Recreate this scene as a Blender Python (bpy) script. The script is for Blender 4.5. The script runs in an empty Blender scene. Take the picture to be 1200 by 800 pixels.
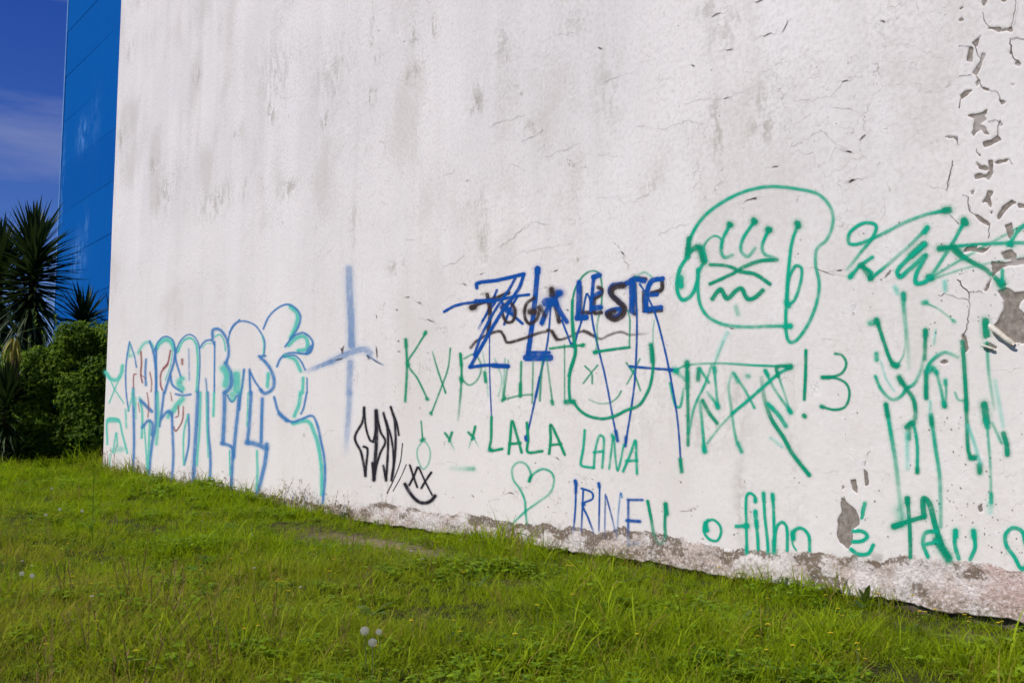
import bpy, bmesh, math, random
import numpy as np
from mathutils import Vector, Matrix


random.seed(7)
rng = np.random.default_rng(11)
SC = bpy.context.scene
COL = SC.collection

# ------------------------------------------------------------------ camera
EYE = Vector((0.0, 0.0, 1.5))
FPX = 1380.0                       # focal length for a 1200 px wide frame
PITCH = math.atan(160.0 / FPX)
cam_d = bpy.data.cameras.new('camera')
cam = bpy.data.objects.new('camera', cam_d)
COL.objects.link(cam)
SC.camera = cam
cam.location = EYE
cam.rotation_euler = (math.pi / 2 + PITCH, 0, 0)
cam_d.sensor_width = 36.0
cam_d.lens = FPX / 1200.0 * 36.0
cam_d.clip_start = 0.05
cam_d.clip_end = 3000.0

# ------------------------------------------------------------------ sky, sun, exposure
SUN_EL = math.radians(47)
SUN_AZ = math.atan2(-0.92, -0.45)          # clockwise from +Y, towards the sun
world = bpy.data.worlds.new('World')
SC.world = world
world.use_nodes = True
wn, wl = world.node_tree.nodes, world.node_tree.links
wbg = wn['Background']
sky = wn.new('ShaderNodeTexSky')
sky.sky_type = 'NISHITA'
sky.sun_disc = False
sky.sun_elevation = SUN_EL
sky.sun_rotation = SUN_AZ
sky.altitude = 300
sky.air_density = 1.0
sky.dust_density = 0.25
sky.ozone_density = 4.0
hsv = wn.new('ShaderNodeHueSaturation')
hsv.inputs['Hue'].default_value = 0.53
hsv.inputs['Saturation'].default_value = 1.36
hsv.inputs['Value'].default_value = 1.0
wl.new(sky.outputs[0], hsv.inputs['Color'])
# thin cirrus, all round the sky
tc = wn.new('ShaderNodeTexCoord')
mp = wn.new('ShaderNodeMapping')
mp.inputs['Location'].default_value = (0.0, 0.0, 2.72)
mp.inputs['Rotation'].default_value = (0.0, 0.25, 0.3)
mp.inputs['Scale'].default_value = (2.2, 2.2, 11.0)
wl.new(tc.outputs['Generated'], mp.inputs['Vector'])
cn = wn.new('ShaderNodeTexNoise')
cn.inputs['Scale'].default_value = 1.5
cn.inputs['Detail'].default_value = 7
cn.inputs['Roughness'].default_value = 0.55
cn.inputs['Distortion'].default_value = 0.5
wl.new(mp.outputs[0], cn.inputs['Vector'])
cr = wn.new('ShaderNodeMapRange')
cr.inputs[1].default_value = 0.49
cr.inputs[2].default_value = 0.80
cr.inputs[3].default_value = 0.0
cr.inputs[4].default_value = 0.75
wl.new(cn.outputs['Fac'], cr.inputs[0])
cm = wn.new('ShaderNodeMix')
cm.data_type = 'RGBA'
wl.new(cr.outputs[0], cm.inputs[0])
wl.new(hsv.outputs[0], cm.inputs[6])
cm.inputs[7].default_value = (3.1, 3.5, 5.8, 1)
wl.new(cm.outputs[2], wbg.inputs['Color'])
wbg.inputs['Strength'].default_value = 0.09

sun_d = bpy.data.lights.new('sun', 'SUN')
sun = bpy.data.objects.new('sun', sun_d)
COL.objects.link(sun)
sun_d.energy = 4.3
sun_d.angle = math.radians(0.5)
sun_d.color = (1.0, 0.955, 0.90)
TO_SUN = Vector((math.sin(SUN_AZ) * math.cos(SUN_EL), math.cos(SUN_AZ) * math.cos(SUN_EL), math.sin(SUN_EL)))
sun.rotation_euler = TO_SUN.to_track_quat('Z', 'Y').to_euler()
sun.location = (0, 0, 30)

SC.view_settings.view_transform = 'Standard'
SC.view_settings.look = 'None'
SC.view_settings.exposure = 0.0
SC.view_settings.gamma = 1.0
SC.view_settings.use_curve_mapping = False
SC.render.engine = 'CYCLES'
SC.cycles.transparent_max_bounces = 48
SC.cycles.use_adaptive_sampling = True
SC.cycles.adaptive_threshold = 0.03
SC.cycles.max_bounces = 4
SC.cycles.diffuse_bounces = 3
SC.cycles.glossy_bounces = 2
SC.cycles.transmission_bounces = 3
SC.cycles.caustics_reflective = False
SC.cycles.caustics_refractive = False

# ------------------------------------------------------------------ surveying helpers
FWD = Vector((0, math.cos(PITCH), math.sin(PITCH)))
UP = Vector((0, -math.sin(PITCH), math.cos(PITCH)))
WDIR = Vector((-0.5842, 0.8116, 0.0))             # along the wall, away from the viewer
WNRM = Vector((-0.8116, -0.5842, 0.0))            # out of the wall's painted face
WP0 = Vector((2.52, 5.80, 0.0))                   # origin of the wall's own (s, z) coordinates


def ray(px, py):
    return Vector(((px - 600) / FPX, 0, 0)) + UP * ((400 - py) / FPX) + FWD


def wall_sz(px, py, back=0.0):
    """point of the wall plane that the photograph shows at px, py -> (s, z)"""
    d = ray(px, py)
    k = ((WP0 - WNRM * back) - EYE).dot(WNRM) / d.dot(WNRM)
    p = EYE + d * k
    return (p - WP0).dot(WDIR), p.z


def wall_pt(s, z, off=0.0):
    p = WP0 + WDIR * s + WNRM * off
    return (p.x, p.y, z)


def wall_arr(S, Z, OFF):
    X = WP0.x + WDIR.x * S + WNRM.x * OFF
    Y = WP0.y + WDIR.y * S + WNRM.y * OFF
    return np.stack([X, Y, Z], axis=-1)


def lin(c):
    return tuple(((v / 255 / 12.92) if v / 255 <= 0.04045 else ((v / 255 + 0.055) / 1.055) ** 2.4) for v in c)


def vnoise(x, y, seed=0):
    """smooth value noise in numpy, 0..1"""
    xi, yi = np.floor(x).astype(np.int64), np.floor(y).astype(np.int64)
    xf, yf = x - xi, y - yi
    u, v = xf * xf * (3 - 2 * xf), yf * yf * (3 - 2 * yf)

    def h(a, b):
        n = (a * 374761393 + b * 668265263 + seed * 974711) & 0x7fffffff
        n = ((n ^ (n >> 13)) * 1274126177) & 0x7fffffff
        return ((n ^ (n >> 16)) & 0xffff) / 65535.0
    return (h(xi, yi) * (1 - u) + h(xi + 1, yi) * u) * (1 - v) + (h(xi, yi + 1) * (1 - u) + h(xi + 1, yi + 1) * u) * v


def fbm(x, y, seed=0, octv=4):
    a, t, n = 0.5, 0.0, 0.0
    for i in range(octv):
        ca, sa = math.cos(i * 0.9), math.sin(i * 0.9)
        t = t + a * vnoise((x * ca - y * sa) * 2 ** i, (x * sa + y * ca) * 2 ** i, seed + i * 17)
        n += a
        a *= 0.5
    return t / n


BASE_PX = [(121, 552), (175, 562), (231, 571), (315, 590), (378, 603), (438, 617), (530, 630), (638, 647),
           (710, 658), (818, 676), (933, 696), (1013, 708), (1150, 732), (1200, 741)]
bs = sorted(wall_sz(*p) for p in BASE_PX)
BS = np.array([b[0] for b in bs]); BZ = np.array([b[1] for b in bs])
S_END = wall_sz(120, 552)[0]                    # far end of the white wall
BS = np.concatenate([[-14, -5], BS, [S_END + 3, S_END + 8, S_END + 16]])
BZ = np.concatenate([[BZ[0] - 0.62, BZ[0] - 0.30], BZ, [BZ[-1] + 0.15, BZ[-1] + 0.27, BZ[-1] + 0.30]])


def ground_np(x, y):
    s = (x - WP0.x) * WDIR.x + (y - WP0.y) * WDIR.y
    t = (x - WP0.x) * WNRM.x + (y - WP0.y) * WNRM.y
    z = np.interp(s, BS, BZ)
    tt = np.clip(t, 0, 14)
    z = z - 0.045 * tt
    fade = np.clip((t - 0.15) / 0.8, 0, 1) * np.exp(-np.maximum(np.hypot(x, y - 8) - 25, 0) / 10)
    z = z + fade * ((fbm(x * 0.8, y * 0.8, 3, 3) - 0.5) * 0.10 + (fbm(x * 3.1, y * 3.1, 9, 2) - 0.5) * 0.035)
    return z


def ground(x, y):
    return float(ground_np(np.array([x]), np.array([y]))[0])


def ground_hit(px, py):
    d = ray(px, py)
    k = np.arange(2.0, 34.0, 0.04)
    below = np.nonzero(EYE.z + d.z * k < ground_np(EYE.x + d.x * k, EYE.y + d.y * k))[0]
    if not len(below): return None
    p = EYE + d * float(k[below[0]])
    return Vector((p.x, p.y, ground(p.x, p.y)))


def at(px, py, depth):
    d = ray(px, py)
    return EYE + d * (depth / d.y)


# ------------------------------------------------------------------ object helpers
def tag(o, label=None, cat=None, group=None, kind=None):
    if label: o['label'] = label
    if cat: o['category'] = cat
    if group: o['group'] = group
    if kind: o['kind'] = kind
    return o


def empty(name, loc=(0, 0, 0), parent=None):
    o = bpy.data.objects.new(name, None)
    o.empty_display_size = 0.2
    o.location = loc
    o.parent = parent
    COL.objects.link(o)
    return o


def meshobj(name, verts, faces, mat=None, parent=None, smooth=False):
    me = bpy.data.meshes.new(name)
    me.from_pydata([tuple(v) for v in verts], [], faces)
    if mat: me.materials.append(mat)
    if smooth: me.polygons.foreach_set('use_smooth', [True] * len(me.polygons))
    o = bpy.data.objects.new(name, me)
    o.parent = parent
    COL.objects.link(o)
    return o


def npmesh(name, V, Q):
    """mesh from an (n,3) array and an (m,k) index array"""
    me = bpy.data.meshes.new(name)
    V = np.ascontiguousarray(V, dtype=np.float32); Q = np.ascontiguousarray(Q, dtype=np.int32)
    k = Q.shape[1]
    me.vertices.add(len(V)); me.vertices.foreach_set('co', V.ravel())
    me.loops.add(Q.size); me.loops.foreach_set('vertex_index', Q.ravel())
    me.polygons.add(len(Q))
    me.polygons.foreach_set('loop_start', np.arange(0, Q.size, k, dtype=np.int32))
    me.update(calc_edges=True)
    return me


def fattr(me, name, arr):
    a = me.attributes.new(name, 'FLOAT', 'POINT')
    a.data.foreach_set('value', np.ascontiguousarray(arr, dtype=np.float32).ravel())


def vattr(me, name, arr):
    a = me.attributes.new(name, 'FLOAT_VECTOR', 'POINT')
    a.data.foreach_set('vector', np.ascontiguousarray(arr, dtype=np.float32).ravel())


class NT:
    """short-hand for building node materials"""
    def __init__(self, name):
        self.m = bpy.data.materials.new(name)
        self.m.use_nodes = True
        self.t = self.m.node_tree
        self.b = self.t.nodes['Principled BSDF']
        self.out = self.t.nodes['Material Output']

    def n(self, kind, **kw):
        nd = self.t.nodes.new('ShaderNode' + kind)
        for k, v in kw.items():
            setattr(nd, k, v)
        return nd

    def l(self, a, b):
        if isinstance(a, (int, float)):
            b.default_value = a
        elif isinstance(a, tuple):
            b.default_value = a if len(a) == 4 or b.type == 'VECTOR' else (*a, 1)
        else:
            self.t.links.new(a, b)

    def math(self, op, a, b=0.0, c=0.0, clamp=False):
        nd = self.n('Math', operation=op, use_clamp=clamp)
        for i, v in enumerate((a, b, c)):
            self.l(v, nd.inputs[i])
        return nd.outputs[0]

    def rng(self, v, a, b, c=0.0, d=1.0, smooth=True):
        nd = self.n('MapRange')
        nd.interpolation_type = 'SMOOTHSTEP' if smooth else 'LINEAR'
        self.l(v, nd.inputs[0])
        for i, x in enumerate((a, b, c, d)):
            self.l(x, nd.inputs[i + 1])
        return nd.outputs[0]

    def mix(self, f, a, b, mode='MIX'):
        nd = self.n('Mix', data_type='RGBA', blend_type=mode)
        self.l(f, nd.inputs[0]); self.l(a, nd.inputs[6]); self.l(b, nd.inputs[7])
        return nd.outputs[2]

    def noise(self, vec, scale, detail=4, rough=0.55, dist=0.0, out='Fac'):
        nd = self.n('TexNoise')
        if vec is not None: self.l(vec, nd.inputs['Vector'])
        nd.inputs['Scale'].default_value = scale
        nd.inputs['Detail'].default_value = detail
        nd.inputs['Roughness'].default_value = rough
        nd.inputs['Distortion'].default_value = dist
        return nd.outputs[out]

    def mapping(self, vec, scale=(1, 1, 1), rot=(0, 0, 0), loc=(0, 0, 0)):
        nd = self.n('Mapping')
        self.l(vec, nd.inputs[0])
        nd.inputs['Scale'].default_value = scale
        nd.inputs['Rotation'].default_value = rot
        nd.inputs['Location'].default_value = loc
        return nd.outputs[0]

    def attr(self, name, out='Fac', typ='GEOMETRY'):
        nd = self.n('Attribute', attribute_name=name, attribute_type=typ)
        return nd.outputs[out]

    def bump(self, h, dist, strength=1.0, normal=None):
        nd = self.n('Bump')
        self.l(h, nd.inputs['Height'])
        nd.inputs['Distance'].default_value = dist
        nd.inputs['Strength'].default_value = strength
        if normal is not None: self.l(normal, nd.inputs['Normal'])
        return nd.outputs[0]


# ================================================================== MATERIALS
def leaf_material(name, c0, c1, dry=None, trans=0.35, rough=0.5, spec=0.35):
    k = NT(name)
    oi = k.n('ObjectInfo')
    r = oi.outputs['Random']
    col = k.mix(k.math('POWER', r, 1.4), c0, c1)
    bl = k.attr('blade')
    col = k.mix(k.rng(bl, 0.5, 1.0, 0.0, 0.85), col, tuple(min(1, v * 1.25) for v in c1))
    col = k.mix(k.rng(bl, 0.5, 0.02, 0.0, 0.75), col, tuple(v * 0.6 for v in c0))
    geo = k.n('NewGeometry')
    nz = k.noise(geo.outputs['Position'], 1.3, 2)
    col = k.mix(k.rng(nz, 0.35, 0.65, 0.0, 0.5), col, c1)
    if dry:
        d = k.attr('dry', 'Fac', 'INSTANCER')
        col = k.mix(d, col, dry)
    k.l(col, k.b.inputs['Base Color'])
    k.b.inputs['Roughness'].default_value = rough
    k.b.inputs['Specular IOR Level'].default_value = spec
    tr = k.n('BsdfTranslucent')
    tcol = k.mix(0.6, col, (col0 := tuple(min(1, v * 1.6) for v in c1)))
    k.l(tcol, tr.inputs['Color'])
    ms = k.n('MixShader')
    ms.inputs[0].default_value = trans
    k.l(k.b.outputs[0], ms.inputs[1]); k.l(tr.outputs[0], ms.inputs[2])
    k.l(ms.outputs[0], k.out.inputs['Surface'])
    return k.m


def plain(name, c, rough=0.7, c2=None, scale=8.0, spec=0.4, bump=0.0, metallic=0.0):
    k = NT(name)
    tc = k.n('TexCoord')
    nz = k.noise(tc.outputs['Object'], scale, 5)
    col = k.mix(k.rng(nz, 0.3, 0.7), c, c2 if c2 else tuple(v * 0.8 for v in c))
    k.l(col, k.b.inputs['Base Color'])
    k.b.inputs['Roughness'].default_value = rough
    k.b.inputs['Specular IOR Level'].default_value = spec
    k.b.inputs['Metallic'].default_value = metallic
    if bump:
        k.l(k.bump(nz, bump), k.b.inputs['Normal'])
    return k.m


def wall_material():
    k = NT('weathered_white_wall')
    uv = k.n('UVMap').outputs[0]
    k_sd = k.attr('peel_sd'); k_bd = k.attr('band_d'); k_st = k.attr('stain'); k_low = k.attr('low')
    sep = k.n('SeparateXYZ'); k.l(uv, sep.inputs[0])
    s_ = sep.outputs[0]
    mott = k.noise(uv, 30.0, 4, 0.7)
    grit = k.noise(uv, 120.0, 2, 0.6)
    # --- paint film
    col = k.mix(k.rng(k.attr('n_tone'), 0.25, 0.75), (0.770, 0.728, 0.695), (0.690, 0.655, 0.630))
    col = k.mix(k.rng(k.attr('n_streak'), 0.50, 0.85, 0.0, 0.26), col, (0.56, 0.53, 0.49))
    col = k.mix(k.rng(k.attr('n_wash'), 0.50, 0.75, 0.0, 0.45), col, (0.82, 0.795, 0.775))
    col = k.mix(k.rng(k.math('ADD', k.attr('n_blot'), k.math('MULTIPLY', k.math('SUBTRACT', mott, 0.5), 0.5)), 0.50, 0.80, 0.0, 0.46), col, (0.50, 0.455, 0.40))
    col = k.mix(k.rng(mott, 0.42, 0.68, 0.0, 0.44), col, (0.52, 0.485, 0.45))
    col = k.mix(k.rng(grit, 0.60, 0.78, 0.0, 0.40), col, (0.40, 0.37, 0.35))
    col = k.mix(k.rng(k_low, 0.0, 4.5, 0.70, 0.0), col, (0.745, 0.690, 0.632))
    # mould marks
    stm = k.math('MULTIPLY', k_st, k.rng(k.math('ADD', k.attr('n_stain'), k.math('MULTIPLY', k.math('SUBTRACT', mott, 0.5), 0.8)), 0.34, 0.72), clamp=True)
    col = k.mix(stm, col, (0.255, 0.225, 0.165))
    # hairline cracks in the film
    wob = k.noise(uv, 3.2, 4, 0.62, out='Color')
    wv = k.n('VectorMath', operation='MULTIPLY_ADD')
    k.l(wob, wv.inputs[0]); wv.inputs[1].default_value = (0.55, 0.40, 0); k.l(uv, wv.inputs[2])
    vo = k.n('TexVoronoi', feature='DISTANCE_TO_EDGE')
    k.l(k.mapping(wv.outputs[0], (1.0, 1.7, 1)), vo.inputs['Vector'])
    vo.inputs['Scale'].default_value = 1.55
    crack = k.math('MULTIPLY', k.rng(vo.outputs['Distance'], 0.0, 0.0055, 1.0, 0.0), k.rng(k.attr('n_gate'), 0.40, 0.60))
    vo2 = k.n('TexVoronoi', feature='DISTANCE_TO_EDGE')
    k.l(k.mapping(wv.outputs[0], (1.0, 1.3, 1), loc=(3, 7, 0)), vo2.inputs['Vector'])
    vo2.inputs['Scale'].default_value = 3.6
    crack2 = k.math('MULTIPLY', k.rng(vo2.outputs['Distance'], 0.0, 0.010, 1.0, 0.0), k.rng(k.attr('n_gate2'), 0.48, 0.66))
    crk = k.math('MAXIMUM', crack, crack2)
    col = k.mix(k.math('MULTIPLY', crk, k.rng(k.attr('n_stain'), 0.3, 0.7, 0.26, 0.62)), col, (0.24, 0.20, 0.165))
    # sunlit lips of the cracks, painted in as a pale rim
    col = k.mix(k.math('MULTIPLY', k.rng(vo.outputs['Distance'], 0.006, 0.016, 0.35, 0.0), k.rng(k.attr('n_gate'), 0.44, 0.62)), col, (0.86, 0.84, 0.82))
    # --- where the film has come away
    rag = k.math('MULTIPLY', k.math('SUBTRACT', mott, 0.5), 0.014)
    sd = k.math('ADD', k_sd, rag)
    peel = k.rng(sd, -0.0012, 0.0012, 1.0, 0.0)
    sub = k.mix(k.rng(mott, 0.3, 0.7), (0.185, 0.152, 0.125), (0.345, 0.300, 0.255))
    sub = k.mix(k.rng(grit, 0.50, 0.66, 0, 0.6), sub, (0.11, 0.088, 0.072))
    sub = k.mix(k.rng(k.attr('n_band'), 0.60, 0.72, 0, 0.6), sub, (0.46, 0.42, 0.39))
    # --- rough bare plaster band along the foot
    nb = k.attr('n_band'); nm = k.attr('n_mould')
    ragb = k.math('MULTIPLY', k.math('ADD', k.math('SUBTRACT', nb, 0.5), k.math('MULTIPLY', k.math('SUBTRACT', mott, 0.5), 0.6)), 0.085)
    bd = k.math('ADD', k_bd, ragb)
    band = k.rng(bd, -0.004, 0.004, 1.0, 0.0)
    bcol = k.mix(k.rng(nb, 0.30, 0.62), (0.70, 0.635, 0.585), (0.51, 0.415, 0.355))
    pinkm = k.rng(k.math('ADD', s_, k.math('MULTIPLY', nm, 0.6)), 0.70, 0.34, 0.0, 0.7)
    bcol = k.mix(pinkm, bcol, (0.52, 0.35, 0.305))
    bmould = k.math('ADD', k.math('ADD', nm, k.math('MULTIPLY', k.math('SUBTRACT', mott, 0.5), 0.5)), k.rng(bd, -0.10, -0.01, -0.06, 0.17))
    bcol = k.mix(k.rng(bmould, 0.53, 0.68, 0.0, 0.92), bcol, (0.165, 0.120, 0.082))
    speck = k.noise(uv, 42, 4, 0.78)
    bcol = k.mix(k.rng(speck, 0.54, 0.64, 0.0, 0.6), bcol, (0.215, 0.155, 0.112))
    bcol = k.mix(k.rng(speck, 0.47, 0.38, 0.0, 0.7), bcol, (0.79, 0.735, 0.69))
    col = k.mix(band, col, bcol)
    # rain splash soil close to the ground
    lowm = k.math('MULTIPLY', k.rng(k_low, 0.0, 0.15, 1.0, 0.0), k.rng(speck, 0.42, 0.62))
    col = k.mix(k.math('MULTIPLY', lowm, 0.7), col, (0.22, 0.17, 0.11))
    col = k.mix(peel, col, sub)
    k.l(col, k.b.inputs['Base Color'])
    k.b.inputs['Roughness'].default_value = 0.82
    k.b.inputs['Specular IOR Level'].default_value = 0.25
    # relief
    h = k.math('MULTIPLY', k.math('MULTIPLY', k.noise(uv, 7, 5, 0.62), k.rng(k.attr('n_gate'), 0.3, 0.7, 0.5, 1.3)), 0.0065)
    hb = k.math('MULTIPLY', k.math('SUBTRACT', k.noise(uv, 30, 4, 0.7), 0.5), 0.020)
    h = k.math('ADD', h, k.math('MULTIPLY', k.rng(k_bd, -0.004, 0.004, 1.0, 0.0), hb))
    h = k.math('ADD', h, k.math('MULTIPLY', k.rng(k_sd, -0.0015, 0.0015, 1.0, 0.0), -0.0015))
    k.l(k.bump(h, 1.0, 0.7), k.b.inputs['Normal'])
    return k.m


def spray_material():
    k = NT('spray_paint')
    at_c = k.attr('paint', 'Color')
    v = k.attr('v'); cap = k.attr('cap'); op = k.attr('op'); soft = k.attr('soft')
    uv = k.n('UVMap').outputs[0]
    r = k.math('SQRT', k.math('ADD', k.math('MULTIPLY', v, v), k.math('MULTIPLY', cap, cap)))
    grain = k.noise(uv, 90, 3, 0.75)
    r2 = k.math('ADD', r, k.math('MULTIPLY', k.math('SUBTRACT', grain, 0.5), 0.34))
    core = k.rng(r2, k.math('SUBTRACT', 0.35, k.math('MULTIPLY', soft, 0.40)), k.math('ADD', 0.42, k.math('MULTIPLY', soft, 0.45)), 1.0, 0.0)
    halo = k.math('MULTIPLY', k.math('MULTIPLY', k.rng(r, 0.20, 1.0, 0.55, 0.0), k.rng(soft, 0.08, 0.35, 0.35, 1.0)), k.rng(grain, 0.38, 0.66, 0.3, 1.0))
    blotch = k.noise(uv, 14, 3, 0.65)
    a = k.math('MULTIPLY', k.math('MULTIPLY', k.math('MAXIMUM', core, halo), op), k.rng(blotch, 0.28, 0.60, 0.66, 1.0), clamp=True)
    a = k.math('MULTIPLY', a, k.rng(r, 0.88, 1.0, 1.0, 0.0))
    a = k.math('MULTIPLY', a, k.rng(grain, 0.28, 0.40, 0.55, 1.0))
    # a thin coat scatters lighter and brighter than a full one
    sc = k.n('VectorMath', operation='SCALE'); k.l(at_c, sc.inputs[0]); k.l(k.rng(a, 0.0, 0.9, 1.45, 1.0, False), sc.inputs['Scale'])
    k.l(sc.outputs[0], k.b.inputs['Base Color'])
    k.b.inputs['Roughness'].default_value = 0.75
    k.b.inputs['Specular IOR Level'].default_value = 0.15
    h = k.math('MULTIPLY', k.noise(uv, 7, 3, 0.62), 0.0065)
    k.l(k.bump(h, 1.0, 0.7), k.b.inputs['Normal'])
    k.l(a, k.b.inputs['Alpha'])
    return k.m


def ground_material():
    k = NT('lawn_soil')
    geo = k.n('NewGeometry'); P = geo.outputs['Position']
    c = k.mix(k.rng(k.noise(P, 3, 5), 0.35, 0.65), (0.030, 0.045, 0.006), (0.060, 0.052, 0.018))
    c = k.mix(k.rng(k.noise(P, 14, 4, 0.7), 0.5, 0.75, 0, 0.6), c, (0.10, 0.075, 0.04))
    c = k.mix(k.attr('bare'), c, k.mix(k.noise(P, 30, 5, 0.7), (0.17, 0.125, 0.075), (0.34, 0.27, 0.17)))
    k.l(c, k.b.inputs['Base Color'])
    k.b.inputs['Roughness'].default_value = 0.95
    k.b.inputs['Specular IOR Level'].default_value = 0.1
    k.l(k.bump(k.noise(P, 35, 5, 0.7), 0.03), k.b.inputs['Normal'])
    return k.m


def blue_material():
    k = NT('blue_painted_sheet')
    tc = k.n('TexCoord'); uv = tc.outputs['Object']
    oi = k.n('ObjectInfo')
    c = k.mix(oi.outputs['Random'], (0.000, 0.082, 0.330), (0.000, 0.092, 0.350))
    c = k.mix(k.rng(k.noise(k.mapping(uv, (9, 9, 0.7)), 1.0, 4, 0.6), 0.45, 0.75, 0, 0.35), c, (0.0, 0.105, 0.385))
    chalk = k.attr('chalk')
    nz = k.noise(k.mapping(uv, (2.2, 2.2, 1.1), rot=(0, 0.5, 0)), 3.0, 6, 0.7)
    cm = k.math('MULTIPLY', chalk, k.rng(nz, 0.40, 0.62))
    c = k.mix(cm, c, (0.13, 0.30, 0.62))
    k.l(c, k.b.inputs['Base Color'])
    k.b.inputs['Roughness'].default_value = 0.6
    k.b.inputs['Specular IOR Level'].default_value = 0.04
    k.l(k.bump(k.noise(uv, 1.2, 2), 0.02, 0.5), k.b.inputs['Normal'])
    return k.m


M_WALL = wall_material()
M_SPRAY = spray_material()
M_GROUND = ground_material()
M_BLUE = blue_material()
M_CONC = plain('foundation_concrete', (0.13, 0.105, 0.08), 0.95, (0.07, 0.055, 0.04), 14, 0.1, 0.03)
M_CORE = plain('wall_masonry', (0.55, 0.53, 0.51), 0.9, (0.45, 0.43, 0.41), 3, 0.2)
M_TRIM = plain('blue_trim', (0.16, 0.33, 0.60), 0.45, (0.08, 0.22, 0.50), 3, 0.4)
M_FLAKE = plain('paint_flake', (0.74, 0.70, 0.62), 0.7, (0.62, 0.56, 0.46), 30, 0.3, 0.004)
M_GRASS = leaf_material('grass_blade', (0.042, 0.106, 0.002), (0.290, 0.385, 0.006), dry=(0.30, 0.200, 0.050), trans=0.42, rough=0.6, spec=0.08)
M_CLOVER = leaf_material('clover_leaf', (0.060, 0.140, 0.003), (0.190, 0.290, 0.008), trans=0.3, rough=0.6, spec=0.1)
M_SEED = leaf_material('dry_seed_stalk', (0.17, 0.105, 0.030), (0.26, 0.175, 0.06), trans=0.25, rough=0.8)
M_WEED = leaf_material('wall_weed', (0.20, 0.17, 0.055), (0.28, 0.20, 0.11), trans=0.25, rough=0.8)
M_WEEDG = leaf_material('green_weed', (0.055, 0.115, 0.018), (0.15, 0.22, 0.035), trans=0.35)
M_HEDGE = leaf_material('hedge_leaf', (0.060, 0.125, 0.010), (0.230, 0.350, 0.030), trans=0.45, rough=0.6, spec=0.12)
M_BARK = plain('bark', (0.13, 0.095, 0.065), 0.9, (0.07, 0.05, 0.035), 20, 0.2, 0.02)
M_YUC = leaf_material('yucca_leaf', (0.014, 0.034, 0.008), (0.050, 0.085, 0.018), trans=0.14, rough=0.5, spec=0.3)
M_YUCY = leaf_material('yellowed_yucca_leaf', (0.30, 0.27, 0.03), (0.48, 0.40, 0.06), trans=0.25, rough=0.6)
M_YUCD = leaf_material('dead_yucca_leaf', (0.16, 0.11, 0.05), (0.25, 0.18, 0.09), trans=0.15, rough=0.8)
M_PETAL = plain('yellow_petal', (0.80, 0.66, 0.02), 0.6, (0.72, 0.52, 0.01), 60)
M_WPETAL = plain('white_petal', (0.78, 0.74, 0.70), 0.6, (0.70, 0.60, 0.60), 60)
M_STEM = plain('flower_stem', (0.10, 0.17, 0.03), 0.6, (0.14, 0.16, 0.04), 20)
M_FLUFF = leaf_material('dandelion_fluff', (0.55, 0.53, 0.47), (0.68, 0.66, 0.60), trans=0.5, rough=0.9)

# ================================================================== GROUND
def axis(lo, hi, step, far, grow=1.28):
    a = list(np.arange(lo, hi + 1e-6, step))
    st, x = step, hi
    while x < far:
        st *= grow; x += st; a.append(x)
    st, x = step, lo
    b = []
    while x > -far:
        st *= grow; x -= st; b.append(x)
    return np.array(b[::-1] + a)


BARE_SPOTS = [(448, 640, 1.1, 0.22, 0.9), (490, 646, 0.5, 0.12, 0.6), (130, 566, 0.8, 0.18, 0.45),
              (1175, 756, 0.5, 0.08, 0.5)]
BARE = [(ground_hit(x, y), a, b, w) for x, y, a, b, w in BARE_SPOTS]


def bare_np(x, y):
    v = np.zeros_like(x)
    for p, a, b, w in BARE:
        if p is None: continue
        ds = (x - p.x) * WDIR.x + (y - p.y) * WDIR.y
        dt = (x - p.x) * WNRM.x + (y - p.y) * WNRM.y
        v = np.maximum(v, w * np.exp(-(ds / a) ** 2 - (dt / b) ** 2))
    t = (x - WP0.x) * WNRM.x + (y - WP0.y) * WNRM.y
    return np.clip(v * 1.5 * (0.5 + fbm(x * 5, y * 5, 31, 3)), 0, 1)


gx, gy = axis(-12, 6, 0.13, 900), axis(1, 26, 0.13, 900)
GX, GY = np.meshgrid(gx, gy)
GZ = ground_np(GX.ravel(), GY.ravel())
nx, ny = len(gx), len(gy)
ii = (np.arange(ny - 1)[:, None] * nx + np.arange(nx - 1)[None, :]).ravel()
gm = npmesh('ground', np.stack([GX.ravel(), GY.ravel(), GZ], -1), np.stack([ii, ii + 1, ii + 1 + nx, ii + nx], -1))
fattr(gm, 'bare', bare_np(GX.ravel(), GY.ravel()))
gm.materials.append(M_GROUND)
gm.polygons.foreach_set('use_smooth', np.ones(len(gm.polygons), dtype=bool))
ground_o = bpy.data.objects.new('ground', gm)
COL.objects.link(ground_o)
tag(ground_o, kind='structure')

# ================================================================== WHITE WALL
Z_TOP = 9.6
S_MIN = -6.0


def tl(x0, y0, sc, pts):
    return [(x0 + p[0] / sc, y0 + p[1] / sc) for p in pts]


PATCH = []
for P in ([(145, 65), (165, 50), (187, 55), (160, 78)], [(320, 0), (348, 0), (325, 42)], [(440, 0), (488, 0), (470, 12)],
          [(330, 215), (380, 193), (420, 203), (460, 212), (525, 203), (528, 224), (455, 232), (400, 217), (345, 212)],
          [(250, 310), (300, 262), (275, 335)], [(218, 350), (245, 350), (240, 450), (205, 440)],
          [(315, 385), (342, 390), (310, 470), (270, 545), (235, 535), (285, 465)], [(290, 575), (302, 590), (275, 622), (268, 605)],
          [(155, 690), (190, 660), (235, 652), (165, 717)], [(305, 623), (375, 650), (360, 662), (310, 642)],
          [(440, 725), (485, 738), (455, 752)], [(525, 608), (565, 603), (530, 627)], [(518, 368), (538, 390), (518, 397)],
          [(558, 453), (597, 463), (575, 478)], [(140, 145), (165, 140), (180, 152), (150, 155)]):
    PATCH.append(tl(1100, 0, 6.15, P))
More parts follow.
